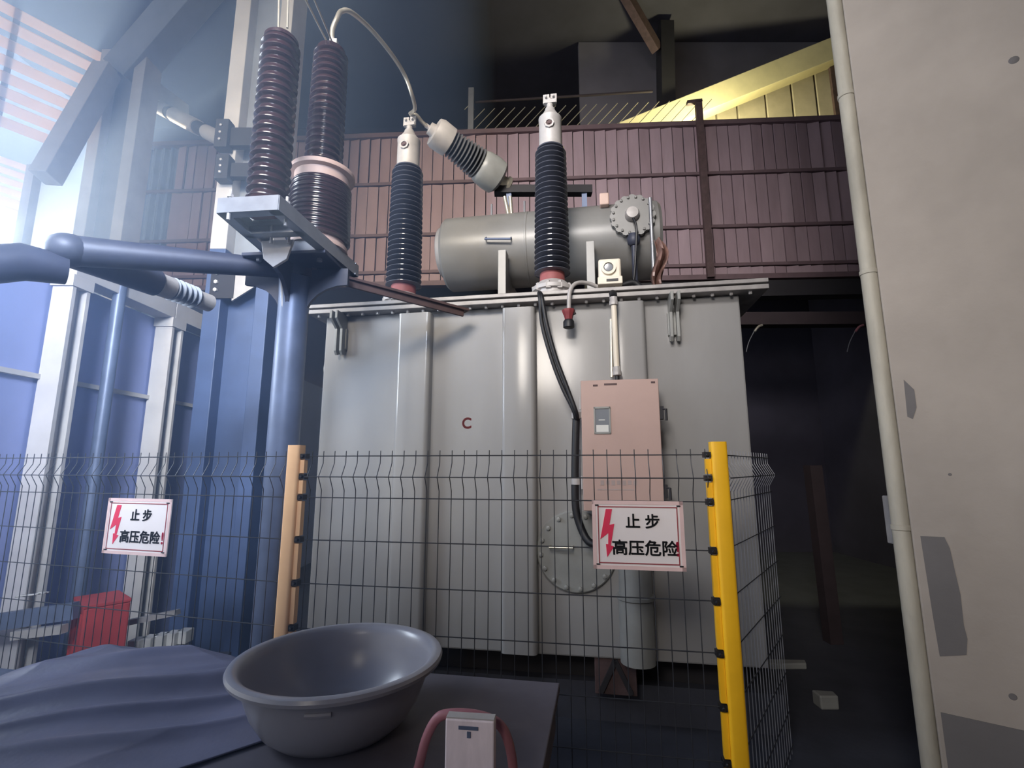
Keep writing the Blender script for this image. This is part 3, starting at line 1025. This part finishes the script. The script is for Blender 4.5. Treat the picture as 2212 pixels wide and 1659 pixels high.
# ------------------------------------------------------------------ table, basin, tarpaulin, carton
FT = Plane(.19, 2.125, 10.2)
TA = (atZ(108, 1449, .80) - FT.o).dot(FT.u)      # left end of the table
tb = thing('work_table', FT.P(TA / 2, -.7, 0), 'low grey board table below the basin in front of the fence', 'table')
out('table_top', MB().pbox(FT, TA, 0.0, -1.25, 0.0, .765, .80), 'table', tb, .004)
for a, d in ((TA + .08, -1.15), (TA + .08, -.1), (-.1, -1.15), (-.1, -.1)):
    out('leg', MB().pbox(FT, a - .025, a + .025, d - .025, d + .025, 0, .765), 'dsteel', tb)
out('side_apron', MB().pbox(FT, -.035, -.012, -1.2, -.06, .66, .765), 'table', tb)

bc = V((-.585, 1.80, .80))
bo = thing('washing_basin', bc, 'large round grey plastic basin with rolled rim standing on the table', 'basin')
outer = [(0, 0), (.195, 0), (.212, .006), (.25, .035), (.285, .085), (.308, .14), (.318, .178), (.326, .186), (.350, .190), (.362, .196), (.365, .206), (.360, .215), (.348, .219), (.334, .216), (.322, .206)]
inner = [(.312, .185), (.302, .145), (.278, .09), (.242, .04), (.205, .014), (.19, .010), (0, .010)]
out('basin_bowl', MB().lathe(bc, Z, [(r * .945, h * 1.02) for r, h in outer + inner], 96), 'basin', bo)
lp = MB()
th0 = math.atan2(-1.8, .60) - .18
for k in range(13):
    pass
lp.tube([bc + V((math.cos(th0 + .02 * k), math.sin(th0 + .02 * k), 0)) * .295 + Z * .163 for k in range(-6, 7)], .008, 8)
out('grip_ledge', lp, 'basin', bo)

tz = .815
right = [atZ(560, 1428, tz), atZ(655, 1520, tz), atZ(640, 1572, tz), atZ(520, 1612, tz), atZ(365, 1664, tz), atZ(170, 1760, tz)]
left = [FT.P(TA - .015, d, tz) for d in (.0, -.2, -.42, -.66, -.92, -1.2)]


def lerp_list(L_, v):
    k = min(int(v * (len(L_) - 1)), len(L_) - 2)
    return L_[k].lerp(L_[k + 1], v * (len(L_) - 1) - k)


def tarp_point(u, v):
    p = lerp_list(left, v).lerp(lerp_list(right, v), u)
    al, ac = p.x * .89 + p.y * .45, -p.x * .45 + p.y * .89
    ac += .10 * noise.noise(V((al * 1.3, ac * .8, 9.0)))
    soft = lambda x, e: 1 - math.sqrt(x * x + e)
    ridge = max(0, soft(noise.noise(V((al * .6, ac * 2.6, 1.3))), .004))
    ridge2 = max(0, soft(noise.noise(V((al * .9 + 4, ac * 5.5, 5.1))), .006))
    edge = min(1, (1 - u) * 5 + .04) * min(1, v * 9 + .15) * min(1, u * 6 + .25)
    h = .075 * ridge ** 4 + .040 * ridge2 ** 5 + .05 * (noise.noise(V((p.x * 1.7, p.y * 1.7, 2))) + .35)
    return V((p.x, p.y, .806 + max(0, h) * edge))


tp_ = out('tarpaulin', MB().grid(tarp_point, 200, 200), 'tarp')
sd = tp_.modifiers.new('thickness', 'SOLIDIFY')
sd.thickness = .004
sd.offset = 1
tag(tp_, 'crumpled blue grey tarpaulin spread over the table left of the basin', 'tarpaulin')

cpos = atZ(1015, 1700, .80)
k0, k1 = atY(962, 1540, 1.36), atY(1068, 1552, 1.34)
top = k0.z - .012
cx0, cx1 = atY(960, 1600, 1.35).x, atY(1068, 1600, 1.35).x
cbx = thing('paper_carton', V(((cx0 + cx1) / 2, 1.40, .80)), 'small upright white carton with smudged top standing at the table front', 'carton')
CP = Plane((cx0 + cx1) / 2, 1.35, 7)
hw = (cx1 - cx0) / 2
out('carton_body', MB().pbox(CP, -hw, hw, 0, .035, .80, top), 'box', cbx, .004)
mb = MB().pbox(CP, -hw * .45, hw * .35, -.002, .001, top - .022, top - .014)
mb.pbox(CP, -hw * .1, hw * .05, -.002, .001, top - .04, top - .026)
out('dark_smudge', mb, 'dsteel', cbx)
out('top_flap', MB().pbox(CP, -hw * .98, hw * .98, .003, .032, top, top + .003), 'cap', cbx)
hp = [CP.P(a - .018, .075, z) for a, z in ((-.155, .815), (-.135, .86), (-.115, .935), (-.088, .985), (-.055, 1.0), (0, 1.003), (.055, .995), (.09, .975), (.11, .93), (.12, .87), (.125, .815))]
hs = out('hose_loop', MB().tube(smooth_path(hp, 6), .0125, 14), 'hose')
tag(hs, 'pink rubber hose loop arching up behind the white carton', 'hose')

# ------------------------------------------------------------------ red screen wall behind the transformer
zr = [4.18, 4.36, RW.sz(1530, 490)[1], RW.sz(1530, 375)[1], 6.50]
sw = thing('slatted_screen', RW.P(0, 0, 4.18), 'long red brown wall of upright metal slats in three rows behind the transformer', 'screen wall')
out('backing_sheet', MB().pbox(RW, -5.12, 4.72, .05, .07, 4.16, 6.5), 'dark', sw)
rng = random.Random(3)
for i, (za, zb) in enumerate(zip(zr, zr[1:])):
    mb = MB()
    a = -5.12
    while a < 4.70:
        w = .158
        tilt = rng.uniform(-.012, .018)
        c = [RW.P(a + .006, .01 + tilt, za + .03), RW.P(a + w - .006, .01 - tilt, za + .03), RW.P(a + w - .006, .04 - tilt, za + .03), RW.P(a + .006, .04 + tilt, za + .03)]
        h = zb - za - .06
        mb.hexa(c + [p + V((0, 0, h)) for p in c])
        a += w
    out('slat_row', mb, 'red', sw)
for z in zr[1:-1]:
    out('rail', MB().pbox(RW, -5.75, 4.75, -.02, .03, z - .022, z + .022), 'redrail', sw)
out('top_rail', MB().pbox(RW, -5.85, 4.72, -.04, .06, 6.47, 6.54), 'redrail', sw)
out('bottom_rail', MB().pbox(RW, -5.12, 4.85, -.05, .06, 4.14, 4.21), 'redrail', sw)
mb = MB()
for k in range(46):
    pass
n = 40
A = []
for k in range(n + 1):
    a = -5.80 + .66 * k / n
    A.append((a, .03 + .03 * math.cos(k / n * math.tau * 5)))
for (a, d), (a2, d2) in zip(A, A[1:]):
    f = mb.quad(RW.P(a, d, 0), RW.P(a2, d2, 0), RW.P(a2, d2, 6.46), RW.P(a, d, 6.46))
cs = out('corrugated_sheet', mb, 'corr')
cs.modifiers.new('thickness', 'SOLIDIFY').thickness = .004
tag(cs, 'blue grey corrugated sheet filling left end of the red slatted wall', 'sheet')
a, _ = RW.sz(1516, 400)
sp = thing('screen_post', RW.P(a, -.1, 4.15), 'thin rusty post in front of the red slatted wall, right of conservator', 'post')
out('post_bar', MB().beam(RW.P(a, -.09, 4.15), RW.P(a, -.09, 6.80), .09, .06, RW.n), 'bsteel', sp)
out('post_arm', MB().beam(RW.P(a - .16, -.09, 6.78), RW.P(a + .05, -.09, 6.80), .06, .05), 'bsteel', sp)
a, _ = RW.sz(1015, 240)
gp_ = out('guard_post', MB().beam(RW.P(a, .12, 6.4), RW.P(a, .12, 7.35), .085, .06, RW.n), 'steel', None, .004)
tag(gp_, 'slim pale post above the red wall at left end of wire guard', 'post')
gd = thing('wire_guard', RW.P(1.2, .2, 6.5), 'slanting wire guard above the red slatted wall top', 'guard')
mb = MB()
k = -0.0
a_lo, _ = RW.sz(1015, 300)
a_hi, _ = RW.sz(1500, 270)
x = a_lo - .6
while x < a_hi:
    z0, z1 = 6.52, 7.06
    x0, x1 = x, x + .48
    if x0 < a_lo:
        z0 = 6.52 + (a_lo - x0) / .48 * .54
        x0 = a_lo
    mb.tube([RW.P(x0, .2, z0), RW.P(x1, .2, z1)], .0065, 5)
    x += .155
out('slanted_wires', mb, 'alu', gd)
out('upper_rail', MB().tube([RW.P(a_lo, .25, 7.22), RW.P(a_hi - .5, .25, 7.28)], .018, 8), 'dbrown', gd)

# lit bay behind the red wall on the right
YB = 7.2
bm_ = out('roof_edge_beam', MB().beam(atY(1335, 300, YB), atY(1875, 82, YB), .3, .36, (0, -.1, 1)), 'creambeam', None, .01)
tag(bm_, 'cream sloping roof beam lit yellow above the red wall', 'beam')
bm_['kind'] = 'thing'
bw = thing('panel_wall', atY(1650, 270, YB + .2), 'cream panelled gable wall under the yellow lit beam', 'wall')
bw['kind'] = 'thing'
xs = [1340, 1440, 1545, 1590, 1650, 1705, 1755, 1800, 1850]
for xa, xb in zip(xs, xs[1:]):
    ya, yb = 298 - (xa - 1340) * .404, 298 - (xb - 1340) * .404
    pa, pb = atY(xa + 2, ya, YB + .33), atY(xb - 2, yb, YB + .33)
    pts = [pa, pb, V((pb.x, pb.y, 5.4)), V((pa.x, pa.y, 5.4))]
    out('wall_panel', MB().prism(pts, (0, .17, 0)), 'cream', bw, .012)
out('dark_board', MB().prism([atY(1790, 120, YB + .1), atY(1850, 90, YB + .1), atY(1870, 440, YB + .1), atY(1830, 440, YB + .1)], (0, .05, 0)), 'bsteel', bw)
lamp('bay_lamp', 'POINT', atY(1560, 306, YB - .55), None, 230, (1.0, .95, .55), shadow_soft_size=.12)
struct('trim_3', MB().box(1.2, 6.29, YB + .5, YB + .6, 4.5, 9.19), 'upper')

rf = out('roof_strut', MB().beam(atY(1340, -30, 6.7), atY(1420, 108, 7.2), .13, .18), 'bsteel')
tag(rf, 'brown roof strut slanting down in the dark above the red wall', 'strut')
rp = out('roof_post', MB().beam(atY(1436, 60, 7.28), atY(1440, 300, 7.28), .22, .3, (0, 1, 0)), 'dark')
tag(rp, 'dark upright roof post hanging left of the yellow lit beam', 'post')

# ------------------------------------------------------------------ dark bay right of the tank
b_ = out('dark_cross_beam', MB().beam(atY(1560, 692, 5.6), V((6.29, 5.6, atY(1960, 688, 5.6).z)), .16, .15), 'dbrown')
tag(b_, 'dim brown cross beam in the dark bay right of tank', 'beam')
b_['kind'] = 'thing'
b_ = out('edge_beam', MB().beam(RW.P(1.5, .1, 4.02), RW.P(6.28, .1, 4.02), .2, .22), 'dark')
tag(b_, 'black floor edge beam just under the red slatted wall', 'beam')
b_['kind'] = 'thing'
for px, lab in ((1638, 'beside the tank corner'), (1856, 'beside the concrete pillar')):
    h = thing('wire_hook', atY(px, 706, 5.51), 'small pale wire hook under the dim brown beam, ' + lab, 'hook')
    out('hook_bar', MB().tube(smooth_path([atY(px - 8, 716, 5.51), atY(px, 706, 5.51), atY(px + 9, 702, 5.51)], 5), .014, 8), 'alu' if px < 1700 else 'hose', h)
    out('hanging_wire', MB().tube(smooth_path([atY(px - 8, 714, 5.51), atY(px - 20, 738, 5.51), atY(px - 26, 760, 5.51)], 5), .005, 6), 'steel', h)
lb = thing('bulkhead_lamp', atY(1888, 665, 5.53), 'tiny glowing lamp in the dark beside the concrete pillar', 'lamp')
out('bulb', MB().ball(atY(1888, 665, 5.53), .014, 12), glow('warm_bulb', (255, 214, 150), 4), lb)
out('lamp_cable', MB().tube([atY(1888, 662, 5.53), atY(1876, 620, 5.42), atY(1878, 560, 5.45)], .006, 6), 'steel', lb)
out('lamp_holder', MB().lathe(atY(1888, 663, 5.53), Z, [(.012, .008), (.012, .05), (0, .052)], 10), 'dark', lb)
out('lamp_stalk', MB().tube([atY(1888, 667, 5.53), atY(1888, 690, 5.53)], .008, 8), 'dark', lb)
dp = out('short_post', MB().beam(V((3.05, 5.0, 0)), V((3.02, 5.0, 1.66)), .12, .12, (0, 1, 0)), 'dbrown')
tag(dp, 'dim brown upright post standing in the dark bay right of fence', 'post')
for px, py, w, lab in ((1700, 1436, .34, 'flat pale plank on the dark floor just right of mesh fence'), (1786, 1520, .14, 'small pale rubble lump on the dark floor right of fence')):
    p = atZ(px, py, .02)
    mb = MB().prism([p + V((-w / 2, -.05, -.02)), p + V((w / 2 * .8, -.05, -.02)), p + V((w / 2, .03, -.02)), p + V((-w / 2, .05, -.02))], (0, 0, .05 if w > .2 else .09))
    o = out('plank' if w > .2 else 'rubble_lump', mb, 'tank2', None, .01)
    tag(o, lab, 'plank' if w > .2 else 'rubble')

# ------------------------------------------------------------------ concrete pillar on the right
KX, KY = 1.806, 2.30
PL = Plane(KX, KY, 36.0)
pil = thing('concrete_pillar', PL.P(.7, .4, 0), 'large pale concrete pillar with a pale corner pipe and dark cement patches', 'pillar')
pil['kind'] = 'thing'
out('pillar_body', MB().pbox(PL, 0, 1.5, 0, .9, 0, 9.19), 'concrete', pil, .008)
mb = MB()
mb.tube([PL.P(-.034, .03, 0.01), PL.P(-.034, .03, 8.59)], .036, 20)
cpip = out('corner_pipe', mb, 'pipe_col', pil)
for zz in (1.36, 2.6, 3.6):
    out('pipe_strap', MB().lathe(PL.P(-.034, .03, zz), Z, [(.037, 0), (.040, .002), (.040, .022), (.037, .024)], 20), 'pipe_col', cpip)
pts = [(1988, 1158), (2040, 1160), (2052, 1185), (2062, 1230), (2075, 1285), (2082, 1350), (2090, 1380), (2088, 1415), (2030, 1418), (2015, 1330)]
out('cement_patch', MB().prism([PL.on(x, y, -.002) for x, y in pts], PL.n * .004), 'concrete_d', pil)
pts = [(1952, 820), (1975, 842), (1980, 880), (1972, 905), (1960, 900)]
out('cement_patch', MB().prism([PL.on(x, y, -.002) for x, y in pts], PL.n * .004), 'concrete_d', pil)
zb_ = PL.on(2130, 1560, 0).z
out('lower_band', MB().pbox(PL, .02, 1.5, -.004, .0, 0, zb_), 'concrete_d', pil)  # darker band along the pillar's foot
mb = MB()
for x, y, r in ((2188, 1505, .014), (2052, 1025, .007), (2190, 130, .02)):
    mb = MB().lathe(PL.on(x, y, .001), -PL.n, [(r, 0), (r * .8, .003), (0, .003)], 14)
    out('surface_pit', mb, 'concrete_d', pil)
jb = thing('cable_block', atY(1955, 1175, 2.62), 'pale ribbed block fixed behind the pillar corner pipe', 'block')
b0, b1 = atY(1928, 1072, 2.66), atY(1990, 1178, 2.66)
out('block_body', MB().box(b0.x, b1.x, 2.62, 2.74, b1.z, b0.z), 'cap', jb, .006)
mb = MB()
for k in range(3):
    xx = b0.x + .03 + k * .035
    mb.box(xx, xx + .01, 2.612, 2.622, b1.z + .08, b0.z - .02)
out('block_rib', mb, 'tank2', jb)
FR = Plane(3.20, 4.2, 120)
fence(FR, .0, 1.35, 'dim wire mesh fence panel half hidden behind the concrete pillar', m='steel')

# ------------------------------------------------------------------ left bay: blue partition, columns, beams
LP = Plane(-3.40, 0, -90)     # along = +y, away = -x
struct('wall_left', MB().pbox(LP, 3.15, 9.9, .10, .16, 0, 3.08), 'blue')
zg = LP.sz(320, 855)[1]
gl = out('wall_girt', MB().pbox(LP, 2.6, 7.0, .06, .10, zg - .018, zg + .018), 'lightcol')
tag(gl, 'thin pale rail running along the blue sheet wall between columns', 'rail')


def post_col(y, w, m, label, zt=3.0, cap_=True, x=-3.40):
    t = thing('bay_column', V((x, y, 0)), label, 'column', 'columns of the left bay')
    t['kind'] = 'thing'
    out('column_shaft', MB().ibeam(V((x, y, 0)), V((x, y, zt)), w, w, .03, (0, 1, 0)), m, t)
    if cap_:
        out('column_head', MB().box(x - w * .56, x + w * .56, y - w * .6, y + w * .6, zt - .0, zt + .09), m, t)
    return t


post_col(3.62, .155, 'lightcol', 'pale steel column at the bright left, holding the near end of pale beam')
post_col(4.72, .165, 'lightcol', 'pale edged steel column above the hazy warning sign')
t = thing('pipe_column', V((-3.2, 4.05, 0)), 'slender purple grey tube column between the two pale steel columns', 'column')
t['kind'] = 'thing'
pz = atY(262, 610, 4.0)
out('tube_shaft', MB().tube([V((pz.x, 4.0, 0)), V((pz.x, 4.0, pz.z))], .047, 16), 'dsteel', t)
out('tube_head', MB().lathe(V((pz.x, 4.0, pz.z)), Z, [(.06, 0), (.06, .04), (0, .045)], 16), 'lightcol', t)
bm1 = out('bay_beam', MB().pbox(LP, 3.55, 4.66, -.08, .10, 3.09, 3.26), 'lightcol', None, .004)
tag(bm1, 'pale beam resting on the bright left column, running back', 'beam')
bm1['kind'] = 'thing'
bm2 = out('bay_beam', MB().pbox(LP, 4.67, 6.4, -.08, .10, 3.09, 3.26), 'lightcol', None, .004)
tag(bm2, 'pale beam between the second pale column and big grey column', 'beam')
bm2['kind'] = 'thing'
mo = thing('pipe_valve', atY(320, 655, 4.55), 'grey round pipe valve lying on the pale beam above second column', 'valve')
vp = atY(325, 655, 4.5)
out('valve_wheel', MB().lathe(vp, (1, -.6, .1), [(.10, 0), (.10, .05), (.06, .08), (0, .08)], 24), 'greycol', mo)
out('valve_pipe', MB().tube([vp, atY(440, 700, 5.4)], .075, 18), 'greycol', mo)

# big grey column in the middle left
HY = 4.7
hx0, hx1 = atY(530, 10, HY).x, atY(650, 10, HY).x
hx, hw_ = (hx0 + hx1) / 2, (hx1 - hx0)
hc = thing('building_column', V((hx, HY, 0)), 'tall pale grey building column rising behind the two brown insulators', 'column')
hc['kind'] = 'thing'
zs_ = atY(480, 552, HY).z
for za, zb, mm, mw in ((zs_, 9.19, 'lightcol', 'greycol'), (0, zs_, 'bluecol', 'bluecol')):  # column is a darker blue below the splice height
    out('flange' if za else 'lower_flange', MB().box(hx - hw_ / 2, hx - hw_ / 2 + .16, HY - .16, HY + .16, za, zb), mm, hc, .006)
    out('flange' if za else 'lower_flange', MB().box(hx + hw_ / 2 - .13, hx + hw_ / 2, HY - .16, HY + .16, za, zb), mm, hc, .006)
    out('web' if za else 'lower_web', MB().box(hx - hw_ / 2 + .16, hx + hw_ / 2 - .13, HY - .02, HY + .03, za, zb), mw, hc)
for y0, y1 in ((262, 322), (338, 390)):
    c0, c1 = atY(472, y0, HY - .24), atY(545, y1, HY - .24)
    mb = MB().box(c0.x, c0.x + .13, HY - .28, HY - .17, c1.z, c0.z)
    mb.box(c0.x + .06, c1.x, HY - .23, HY - .155, c1.z + .05, c0.z - .06)
    o = out('dark_bracket', mb, 'dark', hc, .004)
    mb = MB()
    bolt_heads(mb, [V((c0.x + .06, HY - .28, c1.z + (c0.z - c1.z) * k)) for k in (.25, .5, .75)], (0, -1, 0), .014, .016)
    out('bracket_bolts', mb, 'cap', o)
c0, c1 = atY(462, 560, HY - .17), atY(505, 645, HY - .17)
mb = MB().box(c0.x, c1.x, HY - .185, HY - .165, c1.z, c0.z)
o = out('splice_plate', mb, 'dark', hc)
for k in (.17, .38, .6, .8):
    mb = MB()
    bolt_heads(mb, [V((c0.x + .06, HY - .185, c0.z - (c0.z - c1.z) * k))], (0, -1, 0), .02, .02)
    out('bolt', mb, 'lightcol', o)
ps = out('pale_web_patch', MB().prism([atY(505, 565, HY - .18), atY(602, 560, HY - .18), atY(596, 590, HY - .18), atY(500, 650, HY - .18)], (0, .02, 0)), 'cap')  # thin piece added to show the pale part of the column web
tag(ps, 'pale patch on the web of the big grey column left of pole head', 'sheet')

# far left column with its roof beam and brace
UY = 6.0
ux0, ux1 = atY(212, 300, UY).x, atY(312, 300, UY).x
uc = thing('building_column', V(((ux0 + ux1) / 2, UY, 0)), 'wide pale building column at upper left carrying roof beam and brace', 'column')
uc['kind'] = 'thing'
ztop = atY(250, 125, UY).z
out('flange', MB().box(ux0, ux0 + .15, UY - .15, UY + .15, 0, ztop), 'lightcol', uc, .006)
out('flange', MB().box(ux1 - .15, ux1, UY - .15, UY + .15, 0, ztop), 'lightcol', uc, .006)
out('web', MB().box(ux0 + .15, ux1 - .15, UY - .02, UY + .02, 0, ztop), 'greycol', uc)
rb_ = out('roof_beam', MB().beam(atY(268, 165, UY), atY(470, -70, UY - .2), .4, .36, (0, 1, 0)), 'greycol', None, .006)
tag(rb_, 'wide grey roof beam slanting up from the far left column head', 'beam')
rb_['kind'] = 'thing'
kb = out('knee_brace', MB().beam(atY(232, 150, UY - .2), atY(98, 385, UY - .6), .22, .24, (0, 1, 0)), 'lightcol', None, .006)
tag(kb, 'pale diagonal brace dropping left from the far left column head', 'brace')
kb['kind'] = 'thing'
db = out('duct_arm', MB().beam(atY(312, 185, UY + .3), atY(395, 245, UY + 1.2), .2, .26), 'lightcol')
tag(db, 'short pale stub beam right of the far left column', 'beam')
db['kind'] = 'thing'
du = thing('ventilation_duct', atY(400, 265, 6.1), 'banded grey duct running to the dark brackets on the big column', 'duct')
d0, d1 = atY(325, 222, 6.9), atY(498, 312, 5.3)
for i, (t0, t1, mm, r) in enumerate(((0, .30, 'greycol', .10), (.30, .36, 'dark', .085), (.36, .66, 'lightcol', .10), (.66, .76, 'dark', .085), (.76, 1, 'lightcol', .09))):
    out('duct_section' if mm != 'dark' else 'dark_joint', MB().tube([d0.lerp(d1, t0), d0.lerp(d1, t1)], r, 20), mm, du)


def louvre(plane, a0, a1, zs, wid, label, ends):
    t = thing('slatted_louvre', plane.P((a0 + a1) / 2, 0, zs[-1]), label, 'louvre')
    mb = MB()
    for z, e in zip(zs, ends):
        c = [plane.P(a0, -wid * .35, z + wid * .5), plane.P(e, -wid * .35, z + wid * .5), plane.P(e, wid * .35, z - wid * .5), plane.P(a0, wid * .35, z - wid * .5)]
        mb.prism(c, (0, 0, .012))
    out('slats', mb, 'louvre', t)
    mb = MB()
    for a in (a0 + .05, (a0 + a1) / 2):
        mb.pbox(plane, a - .03, a + .03, wid * .4, wid * .4 + .05, zs[-1] - .1, zs[0] + .1)
    out('slat_frame', mb, 'greycol', t)
    return t


LV = Plane(-5.52, 6.05, -53)
zs, ends = [], []
for ly, rx, ry in ((12, 238, 130), (48, 225, 152), (88, 205, 175), (127, 182, 200), (163, 168, 226), (196, 155, 252), (228, 135, 275), (262, 118, 303)):
    s_, z_ = LV.sz(0, ly)
    zs.append(z_)
    ends.append(LV.sz(rx, ry)[0])
louvre(LV, LV.sz(-260, 100)[0], max(ends), zs, .095, 'large pale louvre panel of wide slats in the upper left wall', ends)
LV2 = Plane(-7.6, 7.6, -53)
zs, ends = [], []
for k in range(7):
    s_, z_ = LV2.sz(0, 345 + 21 * k)
    zs.append(z_)
    ends.append(LV2.sz(74 - 3 * k, 345 + 21 * k)[0])
louvre(LV2, LV2.sz(-220, 400)[0], max(ends), zs, .075, 'small sunlit louvre panel of narrow slats lower on the far left', ends)
lf = out('louvre_post', MB().beam(LV2.on(76, 360, -.1), V((LV2.on(76, 360, -.1).x, LV2.on(76, 360, -.1).y, 0)), .14, .14, (0, 1, 0)), 'lightcol')
tag(lf, 'slim pale post ending the small sunlit louvre panel', 'post')

# ------------------------------------------------------------------ things on the ground at the left
RC = Plane(-2.83, 3.40, 40)
rc = thing('red_cabinet', RC.P(0, .1, 0), 'faded red steel box standing behind the left fence under the warning sign', 'cabinet')
out('box_body', MB().pbox(RC, -.17, .17, 0, .24, 0, .76), 'redcab', rc, .01)
out('box_lid', MB().pbox(RC, -.175, .175, -.005, .245, .76, .78), 'redcab', rc, .004)
mb = MB()
for k in range(3):
    mb.pbox(RC, -.12 + k * .11, -.10 + k * .11, -.006, .002, .08, .72)
out('door_fold', mb, 'redcab', rc)
for (x0, y0, x1, y1, Y, w, lab) in ((-60, 1352, 165, 1318, 3.3, .10, 'long dark steel beam lying left of the red box, its top edge lit'),
                                     (275, 1345, 385, 1322, 3.7, .035, 'short bright steel rail leaning right of the red box'),
                                     (30, 1372, 140, 1358, 3.25, .05, 'short pale steel rail lying low at the far left')):
    o = out('steel_rail', MB().beam(atY(x0, y0, Y), atY(x1, y1, Y), .05, w), 'dsteel' if w > .09 else 'cap')
    tag(o, lab, 'rail')
bw_ = thing('block_stack', atY(335, 1440, 3.7), 'low stack of whitewashed blocks on the ground right of the red box', 'blocks')
for r in range(2):
    mb = MB()
    for k in range(5):
        p = atY(285 + k * 25 + r * 8, 1430, 3.75 + k * .05)
        mb.box(p.x - .04, p.x + .04, p.y - .05, p.y + .05, .30 + r * .10 - .05, .39 + r * .10 - .05)
    out('block_row', mb, 'stone', bw_, .006)
out('stack_base', MB().box(-2.75, -2.15, 3.65, 4.05, 0, .25), 'floor', bw_)
for px, py, w, lab in ((70, 1285, .17, 'bright crumpled scrap sheet left of the red box'), (112, 1360, .09, 'small bright scrap piece low beside the red box')):
    c = atY(px, py, 3.3 if px != 300 else 3.8)
    ng = MB().grid(lambda u, v: c + V(((u - .5) * w, (v - .5) * .05, .02 * noise.noise(V((u * 4, v * 3, px))) + (u - .5) * .02)), 8, 4)
    o = out('scrap_sheet', ng, 'stone')
    o.modifiers.new('thickness', 'SOLIDIFY').thickness = .006
    tag(o, lab, 'scrap')

cr_ = thing('storage_crate', V((-2.66, 2.75, 0)), 'dark maroon crate on the floor at the far left beyond the table end', 'crate')
CR = Plane(-2.62, 2.48, 12)
out('crate_body', MB().pbox(CR, -.30, .26, 0, .22, 0, .60), mat('dark_maroon_paint', (74, 48, 66), .6), cr_, .006)
out('crate_lid', MB().pbox(CR, -.31, .27, -.01, .23, .60, .635), 'dsteel', cr_, .004)

# ------------------------------------------------------------------ haze volume added to imitate lens glare
hz = bpy.data.materials.new('glare_veil')
hz.use_nodes = True
nt = hz.node_tree
nt.nodes.clear()
om = nt.nodes.new('ShaderNodeOutputMaterial')
vs = nt.nodes.new('ShaderNodeVolumeScatter')
vs.inputs['Color'].default_value = (.38, .57, 1.0, 1)
vs.inputs['Density'].default_value = .063
vs.inputs['Anisotropy'].default_value = .55
nt.links.new(vs.outputs[0], om.inputs['Volume'])
ho = out('glare_haze', MB().box(-8.6, -.3, .25, 9.95, .01, 9.1), hz)
ho['kind'] = 'stuff'
ho['label'] = 'bluish haze volume imitating lens glare, brightest at the left'
